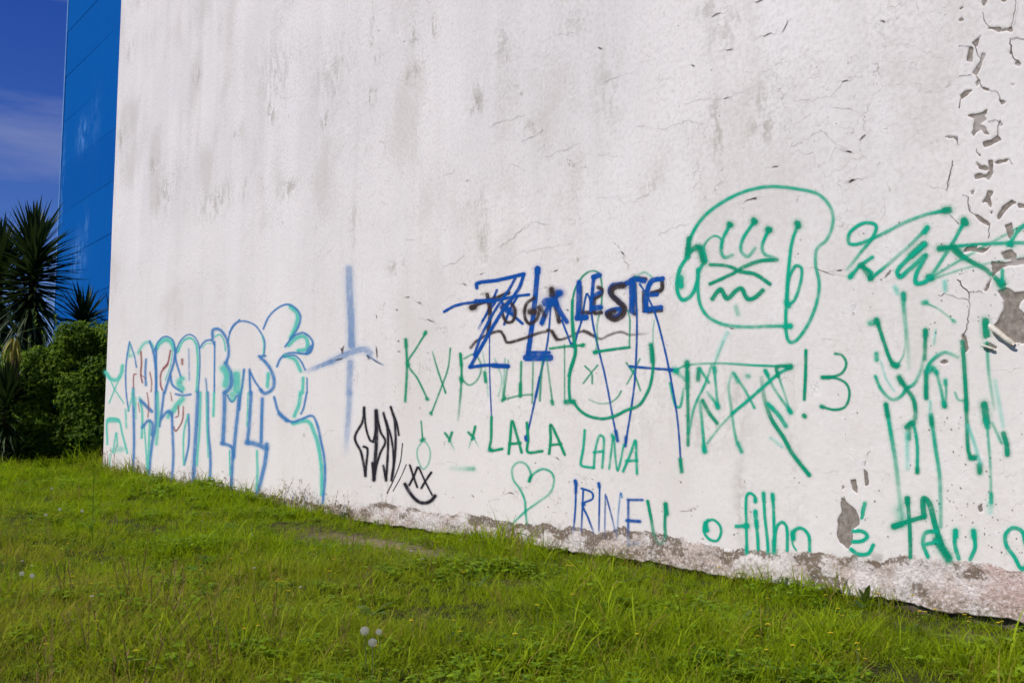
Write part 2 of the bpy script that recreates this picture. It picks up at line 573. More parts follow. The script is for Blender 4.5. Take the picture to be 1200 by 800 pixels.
for P in ([(200, 88), (260, 80), (325, 50), (320, 75), (300, 90), (315, 115), (280, 150), (320, 165), (340, 215), (310, 220),
           (285, 180), (250, 210), (235, 240), (215, 210), (235, 170), (235, 110)],
          [(300, 270), (345, 262), (395, 228), (425, 255), (380, 272), (305, 297)], [(255, 308), (274, 357), (248, 340)],
          [(335, 390), (362, 390), (362, 470), (335, 517), (280, 502), (248, 507), (243, 488), (290, 478), (328, 488), (338, 455), (290, 448), (248, 422), (258, 398), (290, 428), (338, 435)],
          [(380, 405), (475, 376), (450, 400), (385, 415)], [(330, 600), (357, 603), (342, 640), (347, 700), (323, 667), (290, 672), (310, 643)],
          [(400, 778), (395, 760), (430, 690), (490, 653), (522, 668), (480, 692), (440, 730)], [(530, 678), (600, 685), (600, 712), (545, 702)],
          [(235, 743), (290, 772), (312, 800), (280, 802)], [(343, 735), (372, 723), (355, 748)], [(60, 232), (117, 228), (132, 272), (105, 242)],
          [(215, 600), (240, 585), (228, 610)], [(410, 128), (420, 150), (408, 145)]):
    PATCH.append(tl(1100, 120, 5.714, P))
for P in ([(183, 43), (235, 78), (268, 104), (255, 110), (213, 82)], [(348, 108), (377, 98), (387, 150), (370, 177), (353, 140)],
          [(133, 242), (165, 213), (197, 213), (192, 233), (245, 230), (272, 213), (250, 242), (180, 244)],
          [(330, 248), (380, 233), (402, 260), (397, 292), (345, 282)],
          [(273, 293), (340, 303), (410, 288), (520, 270), (520, 290), (400, 312), (340, 322), (297, 350), (277, 390), (250, 452), (233, 447), (268, 390), (283, 350)],
          [(310, 450), (350, 430), (400, 460), (444, 455), (470, 470), (425, 500), (422, 540), (450, 572), (520, 590), (560, 660), (540, 720), (444, 722), (400, 717), (285, 642), (268, 640), (310, 600), (330, 560), (335, 500)],
          [(123, 678), (137, 690), (152, 750), (135, 767), (126, 730)], [(238, 725), (265, 718), (302, 740), (275, 757)]):
    PATCH.append(tl(1100, 240, 4.444, P))
for P in ([(118, 465), (130, 470), (155, 500), (190, 520), (205, 555), (205, 595), (170, 620), (170, 690), (150, 720), (110, 690), (90, 650), (95, 570), (115, 530), (110, 490)],
          [(233, 313), (252, 340), (257, 392), (238, 392)], [(163, 368), (187, 368), (197, 432), (173, 412)], [(113, 378), (130, 400), (118, 417)]):
    PATCH.append(tl(960, 480, 4.444, P))
PATCH.append(tl(1010, 330, 5.33, [(478, 500), (520, 488), (542, 500), (510, 517)]))
PATCH.append(tl(1010, 470, 5.33, [(728, 660), (747, 643), (752, 680), (733, 688)]))
# more of the same outside the picture
PATCH += [[(1214, 150), (1221, 141), (1219, 158), (1226, 172), (1216, 168)], [(1210, 262), (1224, 255), (1219, 268), (1227, 281), (1213, 276)], [(1218, 470), (1222, 462), (1221, 484), (1217, 492)]]
PATCH_SZ = [np.array([wall_sz(*p) for p in P]) for P in PATCH]


def peel_sd_np(S, Z):
    """signed distance (m) to the nearest bare patch, negative inside, capped at 0.08"""
    sh = S.shape
    S = S.ravel(); Z = Z.ravel()
    out = np.full(S.shape, 0.08)
    for P in PATCH_SZ:
        lo, hi = P.min(0) - 0.07, P.max(0) + 0.07
        idx = np.nonzero((S > lo[0]) & (S < hi[0]) & (Z > lo[1]) & (Z < hi[1]))[0]
        if not len(idx): continue
        x, y = S[idx], Z[idx]
        dmin = np.full(len(idx), 9.0); inside = np.zeros(len(idx), bool)
        for i in range(len(P)):
            a, b = P[i], P[(i + 1) % len(P)]
            e = b - a
            t = np.clip(((x - a[0]) * e[0] + (y - a[1]) * e[1]) / (e @ e + 1e-12), 0, 1)
            dmin = np.minimum(dmin, np.hypot(x - a[0] - t * e[0], y - a[1] - t * e[1]))
            c = ((a[1] > y) != (b[1] > y))
            if abs(e[1]) > 1e-12:
                inside ^= c & (x < a[0] + (y - a[1]) / e[1] * e[0])
        out[idx] = np.minimum(out[idx], np.where(inside, -dmin, dmin))
    return out.reshape(sh)


BAND_PX = [(121, 546), (175, 556), (231, 566), (315, 580), (378, 590), (425, 592), (452, 588), (480, 596), (505, 600), (520, 603), (540, 600),
           (560, 604), (580, 610), (600, 612), (640, 615), (665, 618), (700, 622), (730, 620), (760, 623), (790, 631), (825, 636),
           (855, 643), (880, 647), (905, 645), (930, 647), (955, 648), (970, 648), (995, 652), (1010, 656), (1037, 654), (1060, 655), (1100, 657),
           (1140, 658), (1158, 659), (1174, 664), (1184, 669), (1200, 671), (1260, 680)]
bb = sorted(wall_sz(*p) for p in BAND_PX)
BDS = np.array([b[0] for b in bb]); BDZ = np.array([b[1] for b in bb])

STAINS = []   # (px, py, half-width px, half-height px, strength)
for x, y, w, h, k in [(212, 95, 5, 32, .8), (215, 118, 12, 9, .8), (272, 85, 5, 34, .75), (90, 60, 6, 45, .6), (88, 125, 5, 12, .8), (105, 172, 7, 14, .8),
                      (212, 215, 24, 22, .55), (398, 300, 20, 42, .65), (85, 285, 14, 26, .6), (70, 415, 9, 30, .5), (415, 690, 14, 90, .5), (160, 780, 22, 20, .6),
                      (362, 225, 5, 5, .8), (555, 370, 30, 24, .35), (12, 372, 8, 8, .9), (370, 528, 4, 4, .9), (690, 762, 5, 5, .9), (526, 277, 3, 3, .9),
                      (470, 130, 22, 45, .35), (690, 60, 50, 50, .3), (390, 580, 26, 30, .35), (40, 640, 16, 60, .3)]:
    STAINS.append((400 + x / 2.5, y / 2.5, w / 2.5, h / 2.5, k))
for x, y, w, h, k in [(485, 5, 30, 10, .7), (455, 180, 22, 30, .4), (685, 260, 14, 30, .5), (940, 385, 12, 50, .8), (1130, 420, 16, 26, .8), (530, 575, 16, 26, .7), (575, 660, 34, 80, .35),
                      (600, 590, 12, 30, .4), (1000, 655, 28, 30, .6), (745, 700, 60, 55, .45), (960, 240, 70, 120, .3), (1150, 250, 60, 120, .3), (420, 480, 14, 40, .5), (850, 660, 10, 40, .4),
                      (820, 465, 16, 10, .45), (1030, 642, 4, 4, .9)]:
    STAINS.append((x / 2.96, y / 2.96, w / 2.96, h / 2.96, k))
for x, y, w, h, k in [(350, 380, 24, 90, .55), (485, 380, 42, 40, .55), (480, 290, 40, 40, .35), (380, 90, 60, 60, .3), (320, 25, 40, 25, .35), (160, 540, 30, 30, .3), (365, 430, 10, 40, .5)]:
    STAINS.append((700 + x / 2.5, y / 2.5, w / 2.5, h / 2.5, k))
STAINS += [(862, 480, 20, 45, .30), (830, 500, 26, 30, .28), (870, 590, 9, 60, .35), (755, 470, 40, 60, .15), (452, 592, 7, 18, 1.0), (440, 600, 10, 10, .6), (481, 602, 9, 10, .9), (509, 601, 4, 8, .9),
           (420, 600, 12, 10, .6), (655, 622, 18, 8, .9), (1030, 655, 16, 6, .6), (350, 585, 25, 8, .5), (285, 575, 25, 8, .5), (930, 560, 10, 90, .2), (712, 110, 18, 60, .25)]
ST_SZ = []
for x, y, w, h, k in STAINS:
    s0, z0 = wall_sz(x, y); s1, _ = wall_sz(x - w, y); _, z1 = wall_sz(x, y - h)
    ST_SZ.append((s0, z0, abs(s1 - s0) + .004, abs(z1 - z0) + .004, k))


def graded(lo, hi, f):
    a, x = [], lo
    while x < hi:
        a.append(x); x += f(x)
    a.append(hi)
    return np.array(a)


s_ax = np.concatenate([graded(S_MIN, -0.45, lambda x: max(0.006, min(0.25, (-0.45 - x) * 0.12)))[:-1],
                       graded(-0.45, S_END, lambda x: 0.0062 if x < 1.5 else min(0.032, 0.0062 + (x - 1.5) * 0.0055))])
w_low, w_mid = 2.75, 3.9
z_rel = np.concatenate([np.arange(0, w_mid, 0.0072), graded(w_mid, Z_TOP - 0.5, lambda x: min(0.12, 0.0072 + (x - w_mid) * 0.05))])
z_rel = z_rel / z_rel[-1]
gap = np.interp(s_ax, [-6, wall_sz(1200, 700)[0], wall_sz(900, 690)[0], wall_sz(438, 616)[0], wall_sz(400, 606)[0], S_END], [.06, .046, .042, .034, 0.0, -.03])
rag1 = (fbm(s_ax * 7, s_ax * 0 + 3.3, 41, 4) - 0.5)
bot = np.interp(s_ax, BS, BZ) + gap + rag1 * 0.06 * np.clip(gap / 0.035, 0, 1)
SS = np.repeat(s_ax[None, :], len(z_rel), 0)
ZZ = bot[None, :] + (Z_TOP - bot[None, :]) * z_rel[:, None]
sd = peel_sd_np(SS, ZZ)
sdw = sd - 0.0022 + (fbm(SS * 26, ZZ * 26, 5, 3) - 0.5) * 0.020
inside = np.clip((0.002 - sdw) / 0.004, 0, 1)
lift = np.clip(1 - np.abs(sdw - 0.006) / 0.012, 0, 1) * (sdw > 0) * np.clip((fbm(SS * 9, ZZ * 9, 77, 2) - 0.35) * 3, 0, 1)
bd = ZZ - np.interp(SS, BDS, BDZ)
bin_ = np.clip((0.010 - bd - (fbm(SS * 13, ZZ * 13, 15, 4) - 0.5) * 0.07) / 0.030, 0, 1)
OFF = (fbm(SS * 0.7, ZZ * 0.7, 2, 3) - 0.5) * 0.014 - inside * 0.0055 + lift * 0.0008
OFF = OFF + np.clip(-bd / 0.07, 0, 1) * bin_ * (fbm(SS * 6, ZZ * 6, 8, 4) - 0.5) * 0.034
stain = np.zeros_like(SS)
for s0, z0, a, b, kk in ST_SZ:
    js = np.nonzero(np.abs(s_ax - s0) < 2.6 * a)[0]
    if not len(js): continue
    js = slice(js[0], js[-1] + 1)
    stain[:, js] = np.maximum(stain[:, js], kk * np.exp(-((SS[:, js] - s0) / a) ** 2 - ((ZZ[:, js] - z0) / b) ** 2))
V = wall_arr(SS, ZZ, OFF)


def wall_off(S, Z):
    """relief of the wall face at (s, z), bilinear"""
    fi = np.interp(S, s_ax, np.arange(len(s_ax))); i0 = np.clip(fi.astype(int), 0, len(s_ax) - 2); fx = fi - i0
    b0 = np.interp(S, s_ax, bot)
    fj = np.interp((Z - b0) / (Z_TOP - b0), z_rel, np.arange(len(z_rel))); j0 = np.clip(fj.astype(int), 0, len(z_rel) - 2); fy = fj - j0
    q = np.stack([OFF[j0, i0], OFF[j0, i0 + 1], OFF[j0 + 1, i0], OFF[j0 + 1, i0 + 1]])
    bil = (q[0] * (1 - fx) + q[1] * fx) * (1 - fy) + (q[2] * (1 - fx) + q[3] * fx) * fy
    return bil * 0.5 + q.max(0) * 0.5


nr, nc = SS.shape
# turned-under lower lip and the returns at both ends
lip1 = wall_arr(s_ax, bot - 0.004, np.full(nc, -0.055)); lip2 = wall_arr(s_ax, bot + 0.05, np.full(nc, -0.10))
Vall = np.concatenate([lip2[None], lip1[None], V], 0)
nr2 = nr + 2
ii = (np.arange(nr2 - 1)[:, None] * nc + np.arange(nc - 1)[None, :]).ravel()
wm = npmesh('wall_face', Vall.reshape(-1, 3), np.stack([ii, ii + nc, ii + nc + 1, ii + 1], -1))


def pad(a, v):
    return np.concatenate([np.full((2, nc), v), a], 0)


fattr(wm, 'peel_sd', pad(np.minimum(sdw, 0.08), 0.08)); fattr(wm, 'band_d', pad(bd, -0.2)); fattr(wm, 'stain', pad(stain, 0.0))
fattr(wm, 'low', pad(ZZ - bot[None, :], 0.0))
for nm, arr in (('n_tone', fbm(SS * 0.9, ZZ * 0.9, 101, 4)), ('n_streak', fbm(SS * 8.0 + 2 * fbm(SS * .6, ZZ * .6, 5, 2), ZZ * 0.5, 103, 4)), ('n_wash', fbm(SS * 2.6, ZZ * 0.35, 107, 4)),
                ('n_blot', fbm(SS * 2.0, ZZ * 1.3, 109, 5)), ('n_stain', fbm(SS * 24, ZZ * 10, 113, 3)), ('n_gate', fbm(SS * 1.7, ZZ * 1.7, 127, 3)), ('n_gate2', fbm(SS * 2.3, ZZ * 2.3, 131, 3)),
                ('n_band', fbm(SS * 7, ZZ * 9, 137, 4)), ('n_mould', fbm(SS * 6, ZZ * 12, 139, 4))):
    fattr(wm, nm, pad(arr, 0.5))
UVp = np.stack([np.concatenate([SS[:2], SS], 0), np.concatenate([ZZ[:2] - 0.05, ZZ], 0)], -1).reshape(-1, 2)
uvl = wm.uv_layers.new(name='UVMap')
lv = np.empty(len(wm.loops), dtype=np.int32); wm.loops.foreach_get('vertex_index', lv)
uvl.data.foreach_set('uv', UVp[lv].astype(np.float32).ravel())
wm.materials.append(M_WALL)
wm.polygons.foreach_set('use_smooth', np.ones(len(wm.polygons), dtype=bool))

wall = empty('plaster_wall', wall_pt(0, 0))
tag(wall, 'tall weathered white plaster wall covered in green, blue and black graffiti', 'wall')
WINV = Matrix.Translation(-Vector(wall_pt(0, 0)))


def under_wall(o, parent=wall):
    """parent an object built in world coordinates to the wall (or to a part of it)"""
    o.parent = parent
    o.matrix_parent_inverse = WINV
    return o


face_o = bpy.data.objects.new('wall_face', wm); COL.objects.link(face_o); under_wall(face_o)


def wall_box(name, s0, s1, z0, z1, o0, o1, mat):
    vs = [wall_pt(s, z, o) for z in (z0, z1) for s, o in ((s0, o0), (s1, o0), (s1, o1), (s0, o1))]
    fs = [(0, 3, 2, 1), (4, 5, 6, 7), (0, 1, 5, 4), (1, 2, 6, 5), (2, 3, 7, 6), (3, 0, 4, 7)]
    return meshobj(name, vs, fs, mat)


under_wall(wall_box('masonry_core', S_MIN + 0.02, S_END - 0.004, -0.4, Z_TOP - 0.01, -0.10, -0.42, M_CORE))
# end return so that the painted skin has thickness at its far end
er = [wall_pt(S_END, z, o) for z in np.linspace(float(bot[-1]), Z_TOP, 14) for o in (float(OFF[0, -1]), -0.42)]
under_wall(meshobj('end_return', er, [(2 * i, 2 * i + 1, 2 * i + 3, 2 * i + 2) for i in range(13)], M_CORE))
cap_v = [wall_pt(s, z, o) for s in (S_MIN, S_END + 0.02) for z, o in ((Z_TOP - 0.02, 0.05), (Z_TOP + 0.08, 0.05), (Z_TOP + 0.12, -0.2), (Z_TOP + 0.08, -0.47), (Z_TOP - 0.02, -0.47))]
under_wall(meshobj('coping', cap_v, [(i, (i + 1) % 5, (i + 1) % 5 + 5, i + 5) for i in range(5)] + [(4, 3, 2, 1, 0), (5, 6, 7, 8, 9)], M_CORE))
# foundation strip below the broken lip
fs_ax = np.arange(S_MIN, S_END, 0.05)
fz = np.interp(fs_ax, BS, BZ)
fv, ff = [], []
for i, s in enumerate(fs_ax):
    o = -0.045 + (vnoise(np.array([s * 9.0]), np.array([1.5]), 3)[0] - 0.5) * 0.04
    for z, oo in ((fz[i] - 0.35, o + .03), (fz[i] + 0.03, o + .012), (fz[i] + 0.20, o - 0.02)):
        fv.append(wall_pt(s, z, oo))
for i in range(len(fs_ax) - 1):
    for j in range(2):
        a = i * 3 + j
        ff.append((a, a + 1, a + 4, a + 3))
under_wall(meshobj('foundation', fv, ff, M_CONC))

# ---------------------------------------------------------------- spray strokes
TEAL = lin((0, 168, 134)); TEALD = lin((0, 146, 110)); GREEN = lin((10, 146, 104)); MINT = lin((86, 196, 176))
STEEL = lin((66, 128, 182)); PALE = lin((112, 146, 186)); BLUE = lin((0, 76, 156)); BLUE2 = lin((18, 84, 156)); BLACK = lin((38, 35, 42))
BROWN = lin((58, 48, 46)); RUST = lin((150, 92, 88)); CRACK = lin((58, 48, 40))
_layer = [0]


def spline(pts, step=1.6):
    if len(pts) == 2:
        (x0, y0), (x1, y1) = pts
        n = max(2, int(math.hypot(x1 - x0, y1 - y0) / step))
        return [(x0 + (x1 - x0) * i / n, y0 + (y1 - y0) * i / n) for i in range(n + 1)]
    P = [(2 * pts[0][0] - pts[1][0], 2 * pts[0][1] - pts[1][1])] + list(pts) + [(2 * pts[-1][0] - pts[-2][0], 2 * pts[-1][1] - pts[-2][1])]
    out = []
    for i in range(1, len(P) - 2):
        a, b, c, d = P[i - 1], P[i], P[i + 1], P[i + 2]
        # centripetal-like damping against overshoot on uneven knots
        lb = math.hypot(c[0] - b[0], c[1] - b[1]); la = math.hypot(b[0] - a[0], b[1] - a[1]) + 1e-6; lc = math.hypot(d[0] - c[0], d[1] - c[1]) + 1e-6
        m1 = ((c[0] - a[0]) * lb / (la + lb), (c[1] - a[1]) * lb / (la + lb)); m2 = ((d[0] - b[0]) * lb / (lb + lc), (d[1] - b[1]) * lb / (lb + lc))
        n = max(1, int(lb / step))
        for j in range(n):
            t = j / n
            h1, h2, h3, h4 = 2 * t ** 3 - 3 * t * t + 1, t ** 3 - 2 * t * t + t, -2 * t ** 3 + 3 * t * t, t ** 3 - t * t
            out.append((h1 * b[0] + h2 * m1[0] + h3 * c[0] + h4 * m2[0], h1 * b[1] + h2 * m1[1] + h3 * c[1] + h4 * m2[1]))
    out.append(pts[-1])
    return out


def strokes_mesh(name, strokes):
    """strokes: list of dicts pts(px), w(px), c, op, soft -> ribbons lying on the wall face"""
    V, Q, UVv, A_v, A_c, A_o, A_s, A_p = [], [], [], [], [], [], [], []
    for st in strokes:
        pts = spline(st['pts'])
        w = st['w']; soft = st.get('soft', 0.25)
        hw = w * 0.5 * 2.7
        if isinstance(st.get('op', 1.0), (tuple, list)): ops = st['op']
        else: ops = (st.get('op', 1.0),)
        n = len(pts)
        tan = []
        for i in range(n):
            a, b = pts[max(0, i - 1)], pts[min(n - 1, i + 1)]
            dx, dy = b[0] - a[0], b[1] - a[1]; L = math.hypot(dx, dy) or 1.0
            tan.append((dx / L, dy / L))
        seq = [((pts[0][0] - tan[0][0] * hw, pts[0][1] - tan[0][1] * hw), tan[0], 1.0, 0.0)]
        for i in range(n):
            seq.append((pts[i], tan[i], 0.0, i / max(1, n - 1)))
        seq.append(((pts[-1][0] + tan[-1][0] * hw, pts[-1][1] + tan[-1][1] * hw), tan[-1], 1.0, 1.0))
        _layer[0] = (_layer[0] + 1) % 36
        off0 = 0.0012 + _layer[0] * 0.00005
        base = len(V)
        for (p, t, cp, u) in seq:
            f = u * (len(ops) - 1); i0 = int(min(len(ops) - 2, math.floor(f))) if len(ops) > 1 else 0
            o = ops[0] if len(ops) == 1 else ops[i0] + (ops[i0 + 1] - ops[i0]) * (f - i0)
            for v in (-1, 0, 1):
                s, z = wall_sz(p[0] - t[1] * hw * v, p[1] + t[0] * hw * v)
                V.append(off0 + u * 0.00004); UVv.append((s, z))
                A_v.append(v); A_c.append(cp); A_o.append(o); A_s.append(soft); A_p.append(st['c'])
        for i in range(len(seq) - 1):
            for j in range(2):
                a = base + i * 3 + j
                Q.append((a, a + 1, a + 4, a + 3))
    UVv = np.array(UVv); V = wall_arr(UVv[:, 0], UVv[:, 1], np.array(V) + wall_off(UVv[:, 0], UVv[:, 1]))
    # the paint is gone where the film has flaked off, and thin on the bare band
    cl = np.clip(peel_sd_np(UVv[:, 0], UVv[:, 1]) / 0.006 + 0.5, 0, 1)
    bdv = UVv[:, 1] - np.interp(UVv[:, 0], BDS, BDZ)
    cl = cl * np.clip(0.38 + (bdv + 0.02) / 0.05, 0.38, 1)
    me = npmesh(name, V, np.array(Q))
    fattr(me, 'v', A_v); fattr(me, 'cap', A_c); fattr(me, 'op', np.array(A_o) * cl); fattr(me, 'soft', A_s); vattr(me, 'paint', np.array(A_p))
    uvl = me.uv_layers.new(name='UVMap')
    lv = np.empty(len(me.loops), dtype=np.int32); me.loops.foreach_get('vertex_index', lv)
    uvl.data.foreach_set('uv', UVv[lv].astype(np.float32).ravel())
    me.materials.append(M_SPRAY)
    return me


class Tile:
    """strokes read off one enlarged piece of the wall"""
    def __init__(self, x0, y0, sc, k=1.0): self.x0, self.y0, self.sc, self.k = x0, y0, sc, k
    def thin(self, f): return Tile(self.x0, self.y0, self.sc, self.k * f)
    def __call__(self, pts, w, c, op=1.0, soft=0.25):
        return dict(pts=tl(self.x0, self.y0, self.sc, pts), w=w / self.sc * self.k, c=c, op=op, soft=soft)


PX = Tile(0, 0, 1.0)


def graffito(name, label, strokes):
    o = bpy.data.objects.new(name, strokes_mesh(name, strokes)); COL.objects.link(o); under_wall(o)
    o['label'] = label
    return o


def word(label, letters, extra=None):
    """a sprayed word: an Empty part with one mesh per letter"""
    e = empty('graffiti_word', wall_pt(0, 0), None)
    under_wall(e); e['label'] = label
    for nm, st in letters:
        o = bpy.data.objects.new(nm, strokes_mesh(nm, st)); COL.objects.link(o)
        o.parent = e; o.matrix_parent_inverse = WINV
    return e


A = Tile(110, 340, 6.667); B = Tile(110, 460, 6.667); C = Tile(270, 340, 6.667); D = Tile(270, 460, 5.717); E_ = Tile(390, 460, 5.717)
F = Tile(460, 300, 5.0); G = Tile(540, 440, 4.444); H = Tile(640, 310, 6.156); I = Tile(650, 380, 6.667); J = Tile(650, 480, 4.444)
K = Tile(780, 200, 3.636); L = Tile(980, 220, 3.636); Mt = Tile(780, 400, 4.706); N = Tile(920, 380, 5.714); O = Tile(800, 560, 6.667)
P_ = Tile(970, 560, 4.704); Qt = Tile(1010, 330, 5.33); R = Tile(1010, 470, 5.33)

# big block-letter piece, far end of the wall: one letter at a time
so = 0.42
A, B, C, D = A.thin(.82), B.thin(.82), C.thin(.82), D.thin(.82)
word('long mint and steel blue block-letter piece at the far end of the wall', [
    ('letter', [A([(95, 640), (130, 690), (180, 698), (215, 650), (225, 590)], 30, MINT, .8, so), A([(110, 650), (160, 770)], 12, MINT, .7, so),
                A([(205, 680), (165, 770), (120, 880)], 12, MINT, .7, so), A([(160, 770), (235, 880)], 12, MINT, .7, so),
                B([(105, 400), (110, 210), (190, 210), (225, 330), (262, 470)], 16, MINT, .8, so), B([(110, 217), (190, 217)], 30, MINT, .8, so),
                B([(150, 470), (175, 310), (185, 420)], 16, MINT, .6, so), B([(150, 450), (225, 440)], 40, MINT, .4, .6), B([(125, 480), (125, 570)], 14, MINT, .5, so)]),
    ('letter', [A([(335, 600), (320, 520), (280, 405)], 13, STEEL, .7, so), A([(280, 405), (260, 520), (250, 650), (255, 800), (275, 940)], 13, STEEL, .8, so),
                A([(285, 430), (275, 520), (310, 500)], 26, MINT, .35, .5), B([(310, -30), (315, 300), (312, 480), (300, 620)], 22, STEEL, .8, so),
                B([(250, 130), (255, 270)], 20, MINT, .5, so), B([(330, 40), (330, 200)], 14, MINT, .5, so), B([(270, 140), (300, 40)], 14, MINT, .6, so)]),
    ('letter', [A([(350, 490), (390, 420), (440, 405), (462, 440)], 26, MINT, .55, .5), A([(440, 400), (465, 470), (488, 640), (490, 800)], 18, STEEL, .85, so),
                B([(490, 0), (485, 250), (455, 400), (428, 650)], 26, STEEL, .8, so), B([(395, 250), (410, 480), (424, 640)], 12, MINT, .8, so), B([(440, 230), (430, 420), (420, 600)], 22, MINT, .7, so),
                A([(410, 540), (405, 640), (410, 740)], 20, STEEL, .7, so), B([(360, 40), (380, 150), (375, 350)], 20, MINT, .75, so), B([(370, 60), (400, 90), (455, 145)], 26, STEEL, .85, so),
                B([(380, 270), (430, 215), (460, 240), (455, 330)], 22, STEEL, .8, so), A([(310, 780), (305, 810), (320, 900)], 20, MINT, .6, so)]),
    ('letter', [A([(490, 455), (515, 415), (560, 385), (605, 405), (625, 455)], 34, MINT, .85, so), A([(478, 470), (510, 395), (560, 360), (615, 385), (638, 460)], 12, STEEL, .85, so),
                A([(638, 460), (625, 560), (590, 680), (555, 800)], 20, STEEL, .85, so), A([(615, 470), (600, 580), (560, 700)], 12, MINT, .5, so), B([(550, 0), (530, 160), (515, 260)], 20, STEEL, .8, so),
                A([(488, 460), (490, 800)], 20, STEEL, .85, so), B([(500, 0), (505, 200), (490, 400)], 26, MINT, .6, so), B([(530, 200), (560, 160), (590, 140), (610, 180)], 24, STEEL, .75, so),
                B([(610, 160), (615, 300), (622, 500), (612, 680)], 22, STEEL, .75, so), B([(585, 160), (580, 190)], 30, MINT, .7, so)]),
    ('letter', [A([(655, 480), (690, 405), (740, 372), (785, 395), (805, 450), (812, 600), (800, 790)], 20, MINT, .8, so), A([(642, 470), (680, 390), (740, 345), (790, 368), (822, 440), (828, 600), (815, 800)], 12, STEEL, .8, so),
                A([(642, 470), (640, 540), (680, 680)], 16, STEEL, .8, so), A([(600, 670), (615, 740), (690, 795)], 18, STEEL, .85, so), A([(690, 690), (660, 720), (690, 770)], 44, MINT, .75, so),
                B([(640, 10), (690, 20), (755, 12)], 18, STEEL, .7, so), B([(690, 50), (655, 90), (620, 140)], 44, MINT, .8, so), A([(740, 460), (745, 700)], 16, STEEL, .35, so),
                B([(738, 170), (745, 300), (738, 430), (708, 560)], 18, STEEL, .8, so), B([(735, 175), (705, 300), (700, 450), (705, 560)], 16, MINT, .75, so),
                B([(815, 0), (800, 300), (785, 560), (780, 720)], 34, STEEL, .8, so), B([(835, 0), (825, 300), (805, 560)], 20, MINT, .7, so)]),
    ('letter', [A([(828, 450), (870, 398), (920, 390), (942, 425)], 16, STEEL, .8, so), A([(850, 450), (880, 415), (915, 415)], 12, MINT, .5, so),
                A([(875, 690), (885, 800)], 16, STEEL, .6, so), B([(890, 0), (895, 300), (912, 500), (905, 740)], 24, STEEL, .75, so), B([(880, 0), (885, 250), (895, 500)], 16, MINT, .6, so), A([(945, 400), (942, 800)], 14, STEEL, .85, so), B([(940, 0), (935, 180)], 20, MINT, .8, so)]),
    ('letter', [A([(930, 380), (932, 310), (980, 305), (1030, 360), (1052, 430), (1055, 500), (1035, 570)], 24, STEEL, .8, so), A([(950, 360), (985, 345), (1020, 400), (1030, 470)], 14, MINT, .7, so),
                A([(1030, 570), (1075, 660), (1070, 750), (1030, 795)], 34, STEEL, .8, so), A([(1010, 610), (1040, 660), (1030, 740)], 54, MINT, .8, so), B([(1020, 0), (1022, 100), (1010, 390)], 34, STEEL, .8, so),
                B([(1000, 395), (1060, 412), (1085, 440), (1080, 560), (1070, 740)], 28, STEEL, .8, so), B([(1060, 450), (1062, 640)], 14, MINT, .7, so), B([(1045, 20), (1080, 70), (1120, 20)], 16, STEEL, .8, so), B([(1080, 15), (1085, 40)], 50, MINT, .6, so)]),
    ('letter', [A([(1050, 400), (1075, 310), (1140, 230)], 14, STEEL, .8, so), C([(-5, 330), (35, 265), (100, 240), (190, 270), (240, 330), (270, 400), (265, 510)], 14, STEEL, .8, so), C([(248, 350), (262, 420), (258, 500)], 12, MINT, .5, so),
                C([(225, 515), (275, 512)], 18, STEEL, .8, so), C([(240, 525), (300, 590), (342, 690), (330, 770), (270, 805), (235, 775)], 28, STEEL, .8, so), C([(160, 640), (200, 720), (250, 785)], 16, STEEL, .85, so),
                C([(298, 650), (292, 750)], 30, MINT, .8, so), C([(110, 620), (95, 740), (78, 830), (70, 930)], 20, STEEL, .85, so), C([(50, 660), (50, 780)], 64, MINT, .8, so),
                B([(1140, 0), (1120, 200), (1100, 380), (1090, 500)], 30, STEEL, .8, so), C([(152, 620), (157, 800)], 20, STEEL, .85, so), D([(140, 0), (128, 200), (115, 335)], 26, STEEL, .8, so), D([(120, 0), (112, 220)], 12, MINT, .6, so),
                D([(112, 332), (170, 342), (242, 372)], 34, STEEL, .8, so), D([(245, 345), (236, 450), (212, 560), (180, 670)], 30, STEEL, .8, so), D([(178, 390), (182, 520), (175, 640)], 18, MINT, .7, so), D([(215, 40), (207, 330)], 24, STEEL, .85, so)]),
    ('letter', [C([(470, 128), (515, 170), (528, 220), (508, 290), (475, 370)], 34, MINT, .85, so), C([(260, 300), (300, 210), (370, 140), (450, 110), (520, 150), (550, 210), (530, 290), (480, 370), (430, 440)], 16, STEEL, .8, so),
                C([(455, 430), (520, 372), (580, 362), (605, 410), (590, 460), (530, 470)], 30, MINT, .85, so), C([(470, 380), (520, 345), (570, 333), (625, 370), (645, 420), (620, 488), (570, 495), (500, 488), (430, 500), (390, 540), (365, 595)], 18, STEEL, .85, so),
                C([(630, 440), (600, 490)], 30, STEEL, .8, so), C([(430, 512), (505, 540), (550, 630)], 30, MINT, .8, so), C([(420, 520), (500, 508), (550, 550), (585, 620)], 14, STEEL, .85, so),
                C([(600, 685), (600, 800)], 12, STEEL, .8, so), D([(512, 0), (492, 100), (475, 140)], 14, STEEL, .8, so), C([(570, 685), (565, 800)], 26, MINT, .75, so), D([(470, 0), (460, 80), (430, 155)], 26, MINT, .8, so),
                D([(420, 205), (520, 190), (560, 260), (590, 350), (612, 500), (615, 680)], 26, MINT, .85, so), D([(295, 30), (325, 130), (370, 175), (420, 195), (480, 175), (550, 155), (585, 220), (605, 310), (628, 420), (636, 540), (628, 660), (618, 740)], 18, STEEL, .8, so), D([(330, 140), (380, 185)], 28, STEEL, .8, so)]),
])
A, B, C, D = A.thin(1 / .82), B.thin(1 / .82), C.thin(1 / .82), D.thin(1 / .82)
